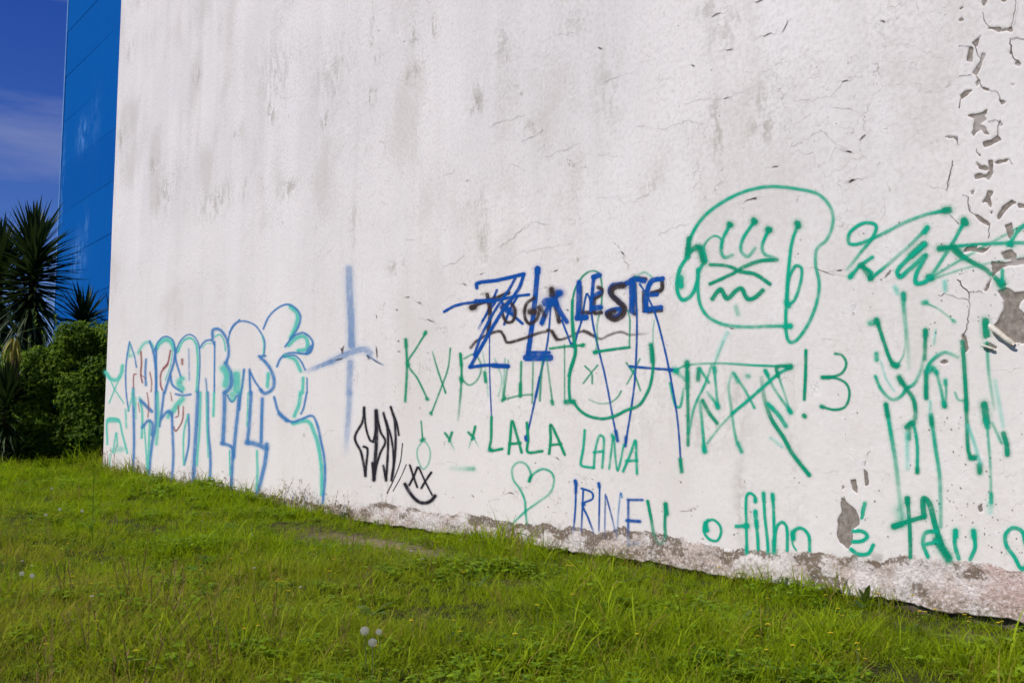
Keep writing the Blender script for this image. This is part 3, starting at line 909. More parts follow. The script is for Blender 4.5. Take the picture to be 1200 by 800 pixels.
graffito('graffiti_scribble', 'faint rust-red scribble inside the mint block letters', [
    A([(370, 480), (375, 560), (370, 660), (382, 720)], 12, RUST, .8), A([(312, 760), (315, 655), (332, 655)], 10, RUST, .7), A([(440, 640), (455, 720), (450, 790)], 10, RUST, .6), A([(370, 660), (410, 690)], 8, RUST, .5),
    A([(600, 470), (575, 580), (530, 640), (525, 740), (540, 780)], 12, RUST, .75), A([(575, 580), (545, 610)], 14, RUST, .8), A([(690, 540), (690, 575)], 16, RUST, .7), B([(420, 0), (432, 100), (425, 190)], 10, RUST, .6),
    B([(600, 0), (610, 60)], 10, RUST, .5), B([(700, 110), (690, 220), (640, 300), (625, 265)], 11, RUST, .7), B([(660, 100), (660, 180), (640, 190)], 10, RUST, .7), B([(350, 80), (360, 150)], 8, RUST, .5)])
graffito('graffiti_cross', 'pale blue brushed cross between the block letters and the black tag', [
    C([(925, -165), (930, 0), (940, 200), (945, 430)], 52, PALE, (.45, .6, .75), .35), C([(935, 565), (930, 680), (925, 800)], 44, PALE, (.55, .45, .4), .4), D([(798, 0), (790, 150), (778, 320), (775, 400)], 34, PALE, (.4, .45, .35, .08), .5),
    C([(590, 635), (680, 600), (780, 558)], 34, PALE, (.1, .5, .7), .25), C([(790, 555), (880, 510), (980, 472), (1050, 462), (1090, 490)], 44, PALE, (.5, .6, .55, .45), .35), C([(1070, 510), (1130, 548), (1190, 582)], 16, PALE, (.7, .5, .3), .2)])
word('tall spiky black marker tag of three letters low on the wall', [
    ('letter', [E_([(210, 100), (200, 190), (148, 300), (190, 400), (220, 555)], 15, BLACK), E_([(210, 100), (222, 230), (250, 318), (272, 328)], 13, BLACK), E_([(207, 360), (232, 372), (226, 470), (218, 555)], 14, BLACK)]),
    ('letter', [E_([(290, 120), (293, 300), (276, 582)], 22, BLACK), E_([(265, 470), (276, 582)], 14, BLACK), E_([(292, 120), (320, 260), (353, 325), (320, 400), (295, 480), (278, 560)], 14, BLACK), E_([(270, 328), (284, 270), (290, 160)], 11, BLACK)]),
    ('letter', [E_([(340, 135), (368, 250), (370, 400), (358, 585)], 15, BLACK), E_([(340, 488), (358, 585)], 14, BLACK), E_([(360, 190), (395, 310), (410, 460), (402, 560)], 13, BLACK), E_([(390, 95), (418, 200), (420, 400), (395, 585)], 15, BLACK), E_([(405, 140), (430, 200), (445, 282)], 12, BLACK),
                E_([(470, 340), (455, 460), (410, 580), (365, 672)], 7, BLACK, .85, .1), E_([(495, 480), (460, 560), (405, 658)], 6, BLACK, .8, .1)])])
graffito('smiley_drawing', 'black smiley with two crosses for eyes beside the spiky tag', [
    E_([(520, 485), (545, 565), (568, 630)], 13, BLACK), E_([(570, 500), (545, 560), (515, 617)], 13, BLACK), E_([(580, 498), (620, 590), (667, 682)], 11, BLACK), E_([(662, 533), (630, 580), (596, 637)], 13, BLACK),
    E_([(487, 612), (520, 670), (570, 724), (620, 738), (660, 722), (688, 690)], 21, BLACK)])
graffito('drawing', 'faint green ring hanging on a short stem above the black smiley', [
    E_([(595, 190), (605, 310)], 9, GREEN, .85), E_([(600, 318), (612, 312)], 22, GREEN, .9), E_([(605, 320), (570, 380), (575, 450), (610, 510), (645, 470), (655, 390), (630, 335), (605, 320)], 9, TEAL, .45, .4)])
graffito('drawing', 'two small green crosses above a faint dash', [
    E_([(755, 270), (785, 312)], 14, GREEN, .95), E_([(800, 265), (782, 322)], 15, GREEN, .95), E_([(785, 312), (820, 388)], 8, TEAL, (.7, .1), .4), E_([(910, 265), (945, 300)], 15, GREEN, .95), E_([(955, 225), (935, 310)], 14, GREEN, .95),
    E_([(945, 300), (978, 362)], 8, TEAL, (.7, .1), .4), E_([(930, 310), (908, 378)], 8, TEAL, (.6, .1), .4), E_([(800, 505), (880, 508), (942, 508)], 26, TEAL, (.12, .2, .55), .6)])
gs = .3
word('thin green spindly letters starting with a K under the black and blue name', [
    ('letter', [F([(78, 490), (86, 640), (76, 850)], 13, GREEN, .85, gs), F([(195, 450), (140, 540), (92, 628), (150, 720), (207, 838)], 10, GREEN, .8, gs), F([(190, 455), (195, 445)], 18, GREEN, .9, gs), F([(78, 490), (82, 530)], 18, GREEN, .7, gs), F([(90, 628), (94, 634)], 18, GREEN, .9, gs), F([(202, 835), (208, 838)], 16, GREEN, .8, gs)]),
    ('letter', [F([(235, 560), (270, 680), (312, 800)], 9, GREEN, (.4, .8, .95), gs), F([(340, 540), (325, 660), (290, 760), (230, 920)], 9, GREEN, .7, gs), F([(226, 918), (230, 925)], 15, GREEN, .8, gs)]),
    ('letter', [F([(398, 570), (405, 660), (400, 800), (385, 960)], 12, GREEN, (.9, .9, .6, .2), gs), F([(400, 580), (404, 640)], 16, GREEN, .8, gs), F([(403, 715), (407, 730)], 22, GREEN, .9, gs), F([(405, 720), (450, 755), (500, 720), (520, 640), (480, 575), (420, 600)], 10, GREEN, .55, gs)]),
    ('letter', [F([(540, 680), (546, 735)], 16, GREEN, .85, gs), F([(530, 560), (550, 700), (560, 820)], 9, TEAL, .25, .5), F([(600, 600), (640, 720), (620, 820)], 9, TEAL, .3, .5), F([(660, 600), (650, 760), (640, 850)], 9, TEAL, .35, .5)]),
    ('letter', [PX([(596, 422), (592, 450), (590, 468)], 2.2, GREEN, (.3, .6, .8), gs), PX([(589, 469), (592, 466)], 3.4, GREEN, .8, gs), PX([(590, 468), (610, 463), (624, 462)], 2, GREEN, .6, gs), PX([(611, 424), (610, 463)], 2.4, GREEN, .75, gs), PX([(610, 450), (610, 464)], 3.6, GREEN, .85, gs), PX([(625, 424), (624, 472)], 2, GREEN, .55, gs)]),
    ('letter', [PX([(636, 424), (634, 450), (633, 469)], 2.2, GREEN, (.5, .7, .8), gs), PX([(641, 420), (645, 450), (648, 471)], 2, GREEN, (.4, .5, .7), gs), PX([(647, 470), (648, 473)], 3.4, GREEN, .8, gs)]),
    ('letter', [H([(30, 605), (140, 590), (270, 580)], 15, GREEN, .85, gs), H([(262, 582), (270, 578)], 24, GREEN, .9, gs), I([(80, 160), (80, 400), (80, 600)], 10, GREEN, .6, gs)])])
bs_ = .12
graffito('graffiti_tag', 'bold blue zigzag tag letters crossing out the black name', [
    F([(495, 185), (495, 160), (620, 140), (770, 105)], 20, BLUE, 1, bs_), F([(770, 105), (740, 190), (640, 330), (540, 500), (455, 650)], 19, BLUE, 1, bs_), F([(720, 130), (680, 200), (600, 320), (520, 470), (480, 580)], 15, BLUE, .9, bs_),
    F([(455, 650), (560, 638), (680, 645)], 18, BLUE, 1, bs_), F([(590, 640), (675, 645)], 26, BLUE, 1, bs_), F([(305, 325), (370, 290), (490, 268), (600, 260), (720, 235), (800, 225)], 15, BLUE, 1, bs_), F([(490, 262), (600, 262)], 22, BLUE, .9, bs_),
    F([(612, 200), (560, 320), (505, 425)], 14, BLUE, (.9, .9, .3), bs_), F([(640, 270), (700, 340), (762, 395)], 16, BLUE, 1, bs_), F([(730, 240), (690, 310), (655, 400)], 14, BLUE, .95, bs_), F([(600, 275), (560, 330), (528, 380)], 13, BLUE, .9, bs_), F([(650, 300), (700, 330)], 40, BLUE, .8, bs_),
    F([(850, 75), (840, 200), (825, 350), (795, 575)], 28, BLUE, 1, bs_), F([(850, 75), (850, 95)], 34, BLUE, 1, bs_), PX([(617, 419), (645, 419)], 7.5, BLUE, 1, bs_), PX([(619, 413), (644, 413)], 4, BLUE, 1, bs_),
    PX([(574, 388), (574, 440), (576, 488)], 1.6, BLUE2, .8, .1), PX([(646, 352), (642, 400), (633, 442), (622, 492), (616.5, 514)], 2.2, BLUE2, .9, .1), PX([(633, 442), (628, 465)], 3, BLUE2, .8, .2)])
word('scruffy black and blue two-word name written across the middle of the wall', [
    ('letter', [F([(465, 305), (500, 280), (600, 250), (680, 215)], 22, BROWN, .95, .2), F([(465, 300), (480, 300)], 30, BROWN, .9, .3), F([(555, 225), (572, 330), (560, 460)], 21, BROWN, .95, .2)]),
    ('letter', [F([(680, 265), (645, 320), (668, 385), (705, 380), (720, 320), (690, 268)], 17, BROWN, .9, .25)]),
    ('letter', [F([(830, 245), (785, 280), (775, 350), (800, 395), (842, 375), (862, 320), (855, 300)], 17, BROWN, .9, .25), F([(808, 325), (832, 325)], 34, BROWN, .9, .3)]),
    ('letter', [H([(95, 205), (30, 285), (-10, 370), (-30, 420)], 34, BLUE, .95, .2), H([(85, 205), (100, 205)], 50, BLUE, .8, .4), H([(40, 180), (70, 300), (95, 410)], 30, BROWN, .9, .2), H([(38, 180), (42, 220)], 40, BROWN, .8, .3), H([(60, 240), (110, 350), (150, 410)], 32, BLUE, .9, .2), H([(0, 270), (60, 270)], 60, BLUE, .9, .2), H([(-40, 300), (-10, 370)], 26, BROWN, .6, .3)]),
    ('letter', [H([(240, 350), (320, 345)], 28, BROWN, .9, .2), H([(255, 160), (255, 340)], 20, BROWN, .6, .2), H([(240, 130), (238, 260), (235, 380)], 36, BLUE, 1, .15), H([(228, 385), (290, 380)], 40, BLUE, 1, .15)]),
    ('letter', [H([(378, 165), (405, 180), (395, 215), (350, 245)], 26, BROWN, .95, .2), H([(350, 250), (350, 345), (400, 345)], 26, BROWN, .9, .2), H([(345, 90), (388, 75)], 36, BLUE, 1, .15), H([(345, 100), (332, 240), (325, 330)], 24, BLUE, .95, .15), H([(350, 312), (395, 308)], 36, BLUE, 1, .15), H([(340, 225), (390, 200)], 26, BLUE, .9, .15)]),
    ('letter', [H([(558, 152), (490, 165), (472, 212), (518, 262), (566, 310), (550, 365), (498, 394), (445, 362), (490, 340)], 38, BROWN, .85, .2), H([(545, 140), (480, 152), (462, 200), (508, 250), (552, 300), (538, 350), (490, 380), (438, 352), (480, 328), (540, 318)], 32, BLUE, 1, .15)]),
    ('letter', [H([(640, 95), (715, 105)], 30, BROWN, .9, .2), H([(635, 140), (640, 350)], 36, BROWN, .8, .2), H([(572, 140), (640, 105), (705, 118)], 36, BLUE, 1, .15), H([(618, 130), (620, 240), (618, 335)], 38, BLUE, 1, .15)]),
    ('letter', [H([(838, 130), (832, 180), (760, 205)], 28, BROWN, .95, .2), H([(702, 195), (705, 335)], 22, BROWN, .8, .2), H([(740, 340), (832, 330)], 24, BROWN, .85, .2), H([(840, 100), (760, 120), (724, 220), (722, 330)], 34, BLUE, 1, .15), H([(722, 325), (828, 308)], 34, BLUE, 1, .15), H([(730, 222), (800, 215)], 28, BLUE, .95, .15)])])
graffito('graffiti_line', 'wavy dark brown underline below the name', [
    F([(460, 535), (490, 500), (560, 460), (630, 440), (655, 470), (672, 505), (760, 485), (860, 450), (910, 440)], 15, BROWN, (.7, .85, .9, .8, .6), .25),
    H([(10, 470), (45, 480), (65, 520), (95, 540), (170, 520), (230, 490), (290, 480), (340, 510), (400, 535), (450, 510), (540, 485), (600, 505), (735, 495)], 15, BROWN, (.85, .8, .55, .5, .55, .1), .35), H([(45, 485), (80, 538)], 26, BROWN, .7, .3), H([(275, 478), (345, 515)], 20, BROWN, .6, .35)])
graffito('graffiti_line', 'thin blue zigzag lines dropping from the name to the lettering below', [
    PX([(658.7, 375), (665, 391), (671.7, 406), (677, 391), (682, 375), (688, 344), (692, 352), (695, 378), (702, 410), (710, 444), (720.5, 500), (724, 516)], 2.2, BLUE2, (1, 1, 1, .8, .85), .1), PX([(722, 505), (724, 516)], 3.6, BLUE2, .8, .3),
    PX([(744, 325), (746.5, 375), (744.5, 437), (741, 470), (733, 522)], 2.2, BLUE2, (.8, .9, .95, .9), .1), PX([(734, 512), (733, 522)], 3.4, BLUE2, .8, .3), PX([(750, 333), (757, 344), (767, 365), (776.5, 399), (785, 437), (794, 490), (798.5, 547)], 2.2, BLUE2, (1, 1, .9, .8), .1), PX([(797.5, 538), (799, 552)], 4, TEALD, .9, .35),
    PX([(738, 429), (760, 431), (786, 433)], 2.8, BLUE2, .95, .1), PX([(784, 433), (787, 433)], 4.2, BLUE2, .9, .2), PX([(672, 402), (673, 406)], 3.6, BLUE2, .9, .2)])
graffito('face_drawing', 'green round face with crosses for eyes below the blue name', [
    H([(205, 590), (190, 480), (190, 300), (210, 180), (270, 80), (330, 45), (380, 60), (402, 130), (400, 300), (372, 420), (370, 560), (360, 630)], 12, TEALD, (.9, .9, .9, .7, .7, .5, .5), .25), H([(192, 260), (190, 350), (200, 480), (210, 560), (214, 640), (180, 760), (165, 800)], 19, TEALD, .95, .2),
    H([(355, 630), (450, 615), (600, 595)], 18, TEALD, .95, .2), H([(352, 632), (362, 630)], 26, TEALD, .95, .25), H([(600, 595), (605, 400), (592, 330)], 11, TEALD, .7, .25), H([(650, 85), (710, 55), (765, 90)], 14, TEAL, .4, .5), H([(780, 400), (772, 470), (770, 570)], 9, TEAL, .4, .4),
    I([(165, 180), (160, 240), (125, 350), (115, 480), (122, 600)], 20, TEALD, .95, .2), I([(90, 605), (150, 602)], 34, TEALD, .9, .35), I([(145, 600), (200, 670), (270, 715), (380, 735), (470, 715), (560, 670), (660, 630), (720, 540), (755, 440), (770, 300), (760, 165)], 21, TEALD, .95, .2), I([(752, 160), (765, 290)], 32, TEALD, .85, .35),
    I([(240, 325), (290, 380), (295, 460)], 12, TEALD, .75, .3), I([(335, 320), (285, 380), (225, 460)], 12, TEALD, .75, .3), I([(560, 300), (610, 370), (640, 430), (670, 515)], 12, TEALD, .7, .3), I([(665, 270), (610, 380), (565, 465)], 12, TEALD, .65, .3), I([(600, 340), (615, 365)], 30, TEAL, .5, .5), I([(270, 585), (340, 615), (430, 610), (490, 570), (520, 520)], 12, TEALD, (.25, .4, .45, .7), .35)])
graffito('face_drawing', 'large teal cartoon face with wavy hair and big ears, highest drawing on the wall', [
    K([(95, 365), (105, 290), (160, 200), (250, 130), (350, 85), (450, 68), (560, 78), (650, 100), (700, 150), (715, 210), (690, 290), (645, 335), (640, 400), (655, 480), (645, 560), (610, 650), (560, 720), (530, 730), (515, 690), (515, 570), (525, 420), (540, 300), (565, 230)], 13, TEAL, (1, .9, .85, .8, .65, .55, .8, .85, 1, 1, .9), .3),
    K([(100, 290), (92, 365)], 20, TEALD, .9, .3), K([(95, 365), (60, 420), (48, 500), (70, 550), (110, 530), (135, 470), (137, 420)], 15, TEAL, .95, .25), K([(65, 455), (65, 490)], 24, TEAL, .95, .3), K([(165, 385), (140, 440), (145, 560), (180, 620), (250, 655), (350, 665), (450, 662), (530, 662)], 13, TEAL, (.9, .9, .85, .7, .6, .9), .3), K([(515, 662), (532, 662)], 22, TEAL, .95, .3),
    K([(95, 350), (140, 325), (162, 382)], 20, TEALD, .95, .3), K([(150, 330), (165, 385)], 26, TEALD, .8, .35), K([(175, 385), (165, 320), (205, 278), (238, 292), (240, 330)], 9, TEAL, .7, .3), K([(275, 230), (245, 290), (237, 340), (252, 370), (285, 360)], 13, TEAL, (1, .95, .8, .5), .3), K([(272, 228), (278, 232)], 22, TEALD, .95, .3),
    K([(380, 215), (330, 290), (322, 340), (350, 365), (382, 330)], 13, TEAL, (1, .9, .7, .4), .3), K([(376, 212), (382, 218)], 24, TEALD, .95, .3), K([(440, 250), (412, 320), (422, 355), (470, 372)], 13, TEAL, (1, .9, .7, .4), .3), K([(436, 250), (444, 252)], 24, TEALD, .95, .3), K([(562, 225), (566, 235)], 26, TEALD, .95, .3),
    K([(190, 400), (260, 405), (303, 425), (250, 455), (190, 482)], 13, TEALD, (.8, .95, .95), .25), K([(475, 380), (400, 385), (312, 425), (380, 440), (445, 482)], 15, TEALD, (.95, .9, .95), .25), K([(200, 545), (235, 505), (262, 545), (302, 510), (325, 502), (350, 545), (382, 540), (415, 510)], 17, TEALD, .95, .25),
    K([(520, 570), (525, 470), (555, 405), (580, 415), (575, 480), (550, 550), (520, 575)], 12, TEAL, .85, .3), K([(518, 560), (525, 575)], 22, TEAL, .9, .3), K([(300, 580), (310, 610)], 18, TEAL, .35, .6), K([(265, 690), (235, 750), (215, 800)], 16, MINT, (.35, .2), .6)])
graffito('graffiti_tag', 'looping teal signature on the flaking right side of the wall', [
    L([(480, 95), (400, 110), (300, 145), (180, 205), (90, 240), (55, 235), (60, 190), (120, 150), (170, 160), (160, 205), (110, 270), (50, 345)], 13, TEAL, (1, .7, .65, .75, .9, .95, .95, .8, .3), .3), L([(465, 97), (482, 95)], 28, TEALD, .95, .3),
    L([(60, 380), (100, 335), (155, 295)], 14, TEAL, .9, .3), L([(60, 378), (66, 372)], 20, TEAL, .9, .3), L([(100, 330), (152, 362), (140, 390), (180, 360), (230, 320), (330, 230), (390, 170)], 13, TEAL, (.9, .95, .9, .5, .4, .6, .95), .3), L([(110, 330), (150, 385)], 22, TEALD, .7, .35), L([(388, 170), (378, 188)], 22, TEAL, .9, .3),
    L([(380, 240), (300, 310), (262, 355), (272, 380), (310, 350), (385, 285), (345, 360), (340, 405), (375, 402), (402, 382)], 17, TEAL, (1, .95, .95, .9, .9, .95, .95), .28), L([(375, 240), (320, 290)], 28, TEALD, .8, .3), L([(395, 380), (405, 385)], 26, TEALD, .9, .3),
    L([(550, 138), (500, 230), (400, 385)], 14, TEAL, (1, .85, .6), .3), L([(545, 140), (552, 150)], 28, TEALD, .95, .3), L([(445, 258), (560, 245), (740, 235), (830, 235)], 14, TEAL, (.95, .9, .75, .7), .3), L([(442, 260), (462, 258)], 26, TEALD, .95, .3), L([(500, 255), (560, 305), (640, 350), (705, 410)], 19, TEALD, (.95, .9, .85, 1), .28), L([(500, 258), (540, 292)], 30, TEALD, .8, .3),
    L([(700, 405), (708, 415)], 34, TEALD, .95, .3), L([(708, 400), (708, 350)], 14, TEAL, .85, .3), L([(400, 385), (560, 290), (740, 190), (830, 140)], 11, TEAL, (.6, .5, .4, .5), .4), L([(400, 392), (560, 340), (760, 300), (830, 280)], 10, TEAL, (.5, .35, .25, .2), .4), L([(740, 240), (770, 190), (830, 140)], 15, TEAL, .85, .3), L([(738, 240), (744, 244)], 26, TEAL, .9, .3)])
graffito('graffiti_tag', 'tangled green triangle scrawl left of the exclamation mark', [
    Mt([(50, 160), (120, 130), (300, 120), (480, 130), (620, 135), (690, 135)], 11, TEAL, (.9, .5, .5, .75, .9, .95), .35), Mt([(50, 158), (62, 162)], 28, TEAL, .85, .4), Mt([(690, 140), (620, 180), (540, 250), (460, 320), (370, 395)], 16, TEAL, .95, .3), Mt([(370, 395), (300, 470), (230, 560)], 12, TEAL, (.5, .4, .5), .45), Mt([(690, 135), (615, 140), (622, 190)], 18, TEALD, .9, .3), Mt([(680, 140), (688, 140)], 30, TEALD, .95, .3),
    Mt([(60, 170), (115, 215)], 18, TEAL, .4, .5), Mt([(118, 115), (120, 135)], 26, TEALD, .9, .35), Mt([(118, 130), (122, 250), (125, 400), (125, 570)], 16, TEALD, (.9, .9, .85, .8), .3), Mt([(122, 170), (122, 250)], 24, TEALD, .7, .35), Mt([(255, 130), (220, 230), (160, 360), (130, 500)], 13, TEAL, (.4, .8, .7, .5), .35), Mt([(185, 150), (180, 210)], 22, TEALD, .8, .35), Mt([(190, 150), (240, 225)], 14, TEAL, .7, .35),
    Mt([(205, 325), (240, 390), (285, 450)], 19, TEALD, (.9, .85, .95), .3), Mt([(190, 330), (205, 480), (215, 600)], 15, TEAL, (.4, .75, .95), .35), Mt([(213, 580), (217, 605)], 24, TEAL, .9, .35), Mt([(270, 150), (280, 260), (290, 365)], 13, TEAL, (.9, .55, .8), .35), Mt([(270, 145), (274, 165)], 22, TEAL, .8, .35), Mt([(232, 280), (290, 352)], 16, TEAL, (.3, .9), .4), Mt([(285, 345), (290, 362)], 24, TEAL, .8, .4),
    Mt([(365, 180), (350, 240), (365, 380), (390, 540), (420, 605)], 14, TEAL, (.3, .4, .5, .6, .7), .45), Mt([(400, 560), (418, 605)], 22, TEAL, .5, .5), Mt([(375, 170), (440, 270), (490, 365)], 13, TEAL, (.6, .55, .85), .4), Mt([(380, 180), (400, 220)], 20, TEAL, .5, .4), Mt([(452, 190), (460, 192)], 22, TEAL, .5, .5), Mt([(550, 160), (600, 260), (690, 390)], 14, TEAL, (.8, .5, .9), .35), Mt([(552, 162), (564, 184)], 22, TEAL, .7, .4), Mt([(680, 375), (690, 390)], 24, TEAL, .8, .35),
    Mt([(530, 200), (545, 310), (580, 420), (650, 530), (700, 620), (790, 735)], 21, TEALD, (.3, .5, .9, .95, .95, 1), .28), Mt([(565, 345), (620, 400), (662, 465)], 22, TEAL, (.95, .9, .7), .3), Mt([(622, 190), (660, 300), (685, 385)], 11, TEAL, (.7, .4, .6), .4), Mt([(580, 530), (640, 580)], 16, MINT, .35, .6), Mt([(25, 230), (45, 320), (62, 360), (82, 358), (100, 260)], 13, TEAL, (.8, .9, .85, .3), .35), Mt([(320, 0), (270, 130)], 11, TEAL, (.2, .4), .5)])
word('green exclamation mark and figure three', [
    ('symbol', [N([(140, 175), (138, 300), (128, 500)], 20, TEALD, 1, .2), N([(126, 608), (131, 614)], 27, TEALD, 1, .25)]),
    ('symbol', [N([(335, 195), (380, 205), (410, 260), (380, 325), (320, 348), (250, 353)], 15, TEALD, (.8, .95, .95, 1), .25), N([(250, 353), (345, 360), (412, 400), (430, 470), (400, 550), (330, 570), (245, 550)], 15, TEALD, (1, .9, .9, .95, 1), .25), N([(250, 353), (290, 353)], 24, TEALD, .9, .3), N([(242, 548), (252, 553)], 24, TEALD, .9, .3)])])
word('dark green word LALA above the heart', [
    ('letter', [G([(160, 215), (158, 330), (154, 387), (216, 380)], 13, GREEN, 1, .2), G([(152, 386), (158, 384)], 18, TEALD, .9, .3)]),
    ('letter', [G([(250, 405), (258, 330), (268, 235), (290, 300), (318, 398)], 13, GREEN, 1, .2), G([(255, 355), (312, 350)], 13, GREEN, 1, .2)]),
    ('letter', [G([(345, 245), (352, 330), (350, 396), (425, 392)], 13, GREEN, 1, .2), G([(338, 318), (342, 335)], 14, BLUE2, .9, .2)]),
    ('letter', [G([(462, 405), (470, 330), (470, 255), (505, 320), (543, 410)], 13, GREEN, 1, .2), G([(470, 360), (525, 355)], 12, GREEN, 1, .2)])])
graffito('heart_drawing', 'thin light green heart with crossed tails under LALA', [
    G([(358, 545), (366, 510), (340, 460), (300, 450), (270, 480), (275, 540), (310, 590), (335, 650), (338, 700), (345, 775)], 10, TEAL, (.9, .6, .5, .5, .6, .75, .8, .8, .4), .35), G([(358, 545), (380, 510), (430, 485), (475, 505), (487, 550), (465, 610), (400, 660), (338, 705), (290, 750), (250, 795)], 10, TEAL, (.9, .8, .75, .7, .5, .4, .6, .8, .6, .3), .35), G([(358, 548), (366, 525)], 14, TEALD, .8, .3)])
word('green word LANA to the right of LALA', [
    ('letter', [J([(158, 105), (150, 200), (138, 285), (160, 295), (205, 300)], 12, TEAL, .9, .25)]),
    ('letter', [J([(205, 300), (212, 215), (235, 132), (255, 142), (256, 200), (248, 300)], 11, TEAL, .8, .3), J([(205, 220), (255, 215)], 11, TEAL, .85, .3)]),
    ('letter', [J([(285, 305), (298, 200), (308, 135), (318, 250), (330, 315), (362, 180)], 10, TEAL, .75, .3), J([(300, 130), (308, 150)], 16, TEAL, .7, .35)]),
    ('letter', [J([(358, 318), (395, 230), (422, 158), (426, 240), (430, 330)], 12, TEAL, .85, .3), J([(375, 265), (430, 262)], 12, TEAL, .9, .3)])])
word('thin blue and green word IRINEU just above the bare plaster band', [
    ('letter', [J([(108, 370), (112, 385)], 17, BLUE2, 1, .2), J([(112, 400), (108, 520), (98, 645)], 10, BLUE2, (1, 1, .9, .4), .15), J([(112, 385), (111, 430)], 14, BLUE2, .9, .2)]),
    ('letter', [J([(150, 410), (145, 520), (140, 635)], 9, BLUE2, (1, .95, .5), .15), J([(140, 408), (195, 430), (198, 462), (148, 490), (175, 560), (207, 645)], 10, BLUE2, (1, 1, 1, .9, .4), .15), J([(148, 488), (154, 492)], 15, BLUE2, .9, .2)]),
    ('letter', [J([(230, 382), (233, 400)], 15, BLUE2, 1, .2), J([(235, 400), (232, 630)], 9, BLUE2, (1, .9, .5), .15)]),
    ('letter', [J([(265, 440), (262, 665)], 8, BLUE2, (.7, .4), .2), J([(270, 450), (300, 560), (325, 665)], 8, BLUE2, (.8, .7, .4), .2), J([(325, 665), (335, 520), (345, 430), (352, 455)], 8, STEEL, (.3, .5, .7), .3)]),
    ('letter', [J([(385, 468), (385, 575), (385, 705)], 12, BLUE2, (.75, .7, .7), .25), J([(383, 468), (458, 468)], 12, BLUE2, (.7, .9), .25), J([(378, 575), (446, 580)], 15, BLUE2, (.9, .9), .25), J([(385, 700), (432, 692)], 12, STEEL, .5, .4)]),
    ('letter', [J([(486, 475), (505, 570), (520, 650), (550, 697), (575, 672), (575, 600), (580, 490)], 15, TEALD, (1, .9, .6, .7, .75, .9, 1), .2), J([(578, 490), (584, 540)], 22, TEALD, .9, .25)])])
word('green lower-case words o filho low on the right', [
    ('letter', [O([(190, 410), (185, 350), (230, 322), (285, 360), (300, 420), (270, 485), (215, 480), (172, 430), (168, 370), (200, 325)], 19, TEAL, .95, .2), O([(180, 350), (190, 405)], 34, TEAL, .9, .25)]),
    ('letter', [O([(566, 180), (560, 140), (520, 115), (495, 150), (495, 350), (500, 585)], 20, TEAL, .95, .2), O([(565, 160), (566, 180)], 28, TEAL, .9, .25), O([(418, 375), (500, 372)], 26, TEAL, .95, .2), O([(490, 372), (500, 372)], 42, TEAL, .9, .25), O([(498, 540), (500, 585)], 26, TEAL, .8, .25)]),
    ('letter', [O([(566, 260), (568, 300)], 34, TEAL, .95, .2), O([(572, 330), (585, 480), (588, 555)], 24, TEAL, .95, .2), O([(573, 330), (576, 370)], 32, TEAL, .8, .25)]),
    ('letter', [O([(630, 120), (640, 300), (660, 480), (665, 585)], 22, TEAL, .95, .2), O([(629, 118), (632, 160)], 30, TEAL, .8, .25)]),
    ('letter', [O([(702, 130), (710, 300), (712, 570)], 22, TEAL, .95, .2), O([(700, 125), (703, 165)], 30, TEAL, .8, .25), O([(715, 480), (735, 375), (775, 342), (810, 380), (815, 565)], 22, TEAL, .95, .2), O([(712, 490), (712, 580)], 34, TEAL, .8, .25)]),
    ('letter', [O([(860, 465), (862, 420), (905, 388), (950, 402), (985, 455), (990, 565)], 24, TEAL, .95, .2), O([(858, 420), (862, 470)], 36, TEAL, .85, .25), O([(848, 440), (860, 520), (885, 560)], 14, TEAL, .8, .25)])])
word('green words reading é tau at the lower right, one letter across a bare patch', [
    ('letter', [P_([(203, 140), (185, 215)], 22, TEAL, .95, .2), P_([(135, 350), (190, 345), (217, 320), (190, 293), (140, 290)], 20, TEAL, .95, .2), P_([(125, 390), (165, 417), (222, 415), (250, 368)], 20, TEAL, .95, .2)]),
    ('letter', [P_([(438, 118), (450, 250), (456, 435)], 21, TEALD, (1, .95, .8), .2), P_([(438, 112), (440, 135)], 30, TEALD, .9, .25), P_([(365, 265), (450, 235), (530, 212)], 24, TEALD, .95, .2), P_([(365, 265), (405, 252)], 34, TEALD, .85, .25)]),
    ('letter', [P_([(530, 212), (526, 112), (558, 135), (592, 260), (632, 380), (665, 442)], 30, TEALD, (.9, .95, 1, 1), .2), P_([(600, 340), (668, 445)], 44, TEALD, .8, .3), P_([(600, 292), (540, 300), (525, 360), (552, 432)], 21, TEAL, .9, .25), P_([(545, 362), (602, 350)], 20, TEAL, .9, .25)]),
    ('letter', [P_([(705, 290), (700, 360), (722, 442)], 22, TEAL, (.95, .95, .8), .2), P_([(704, 290), (704, 320)], 30, TEAL, .85, .25), P_([(803, 295), (812, 380), (785, 445)], 21, TEAL, (.95, .95, .8), .2), P_([(803, 292), (806, 320)], 30, TEAL, .85, .25)])])
graffito('heart_drawing', 'green heart cut off by the right edge after the words é tau', [
    P_([(1180, 330), (1140, 320), (1100, 380), (1086, 340), (1068, 290), (1020, 273), (980, 310), (985, 370), (1030, 435), (1072, 500), (1120, 440), (1180, 380)], 21, TEAL, .95, .2)])
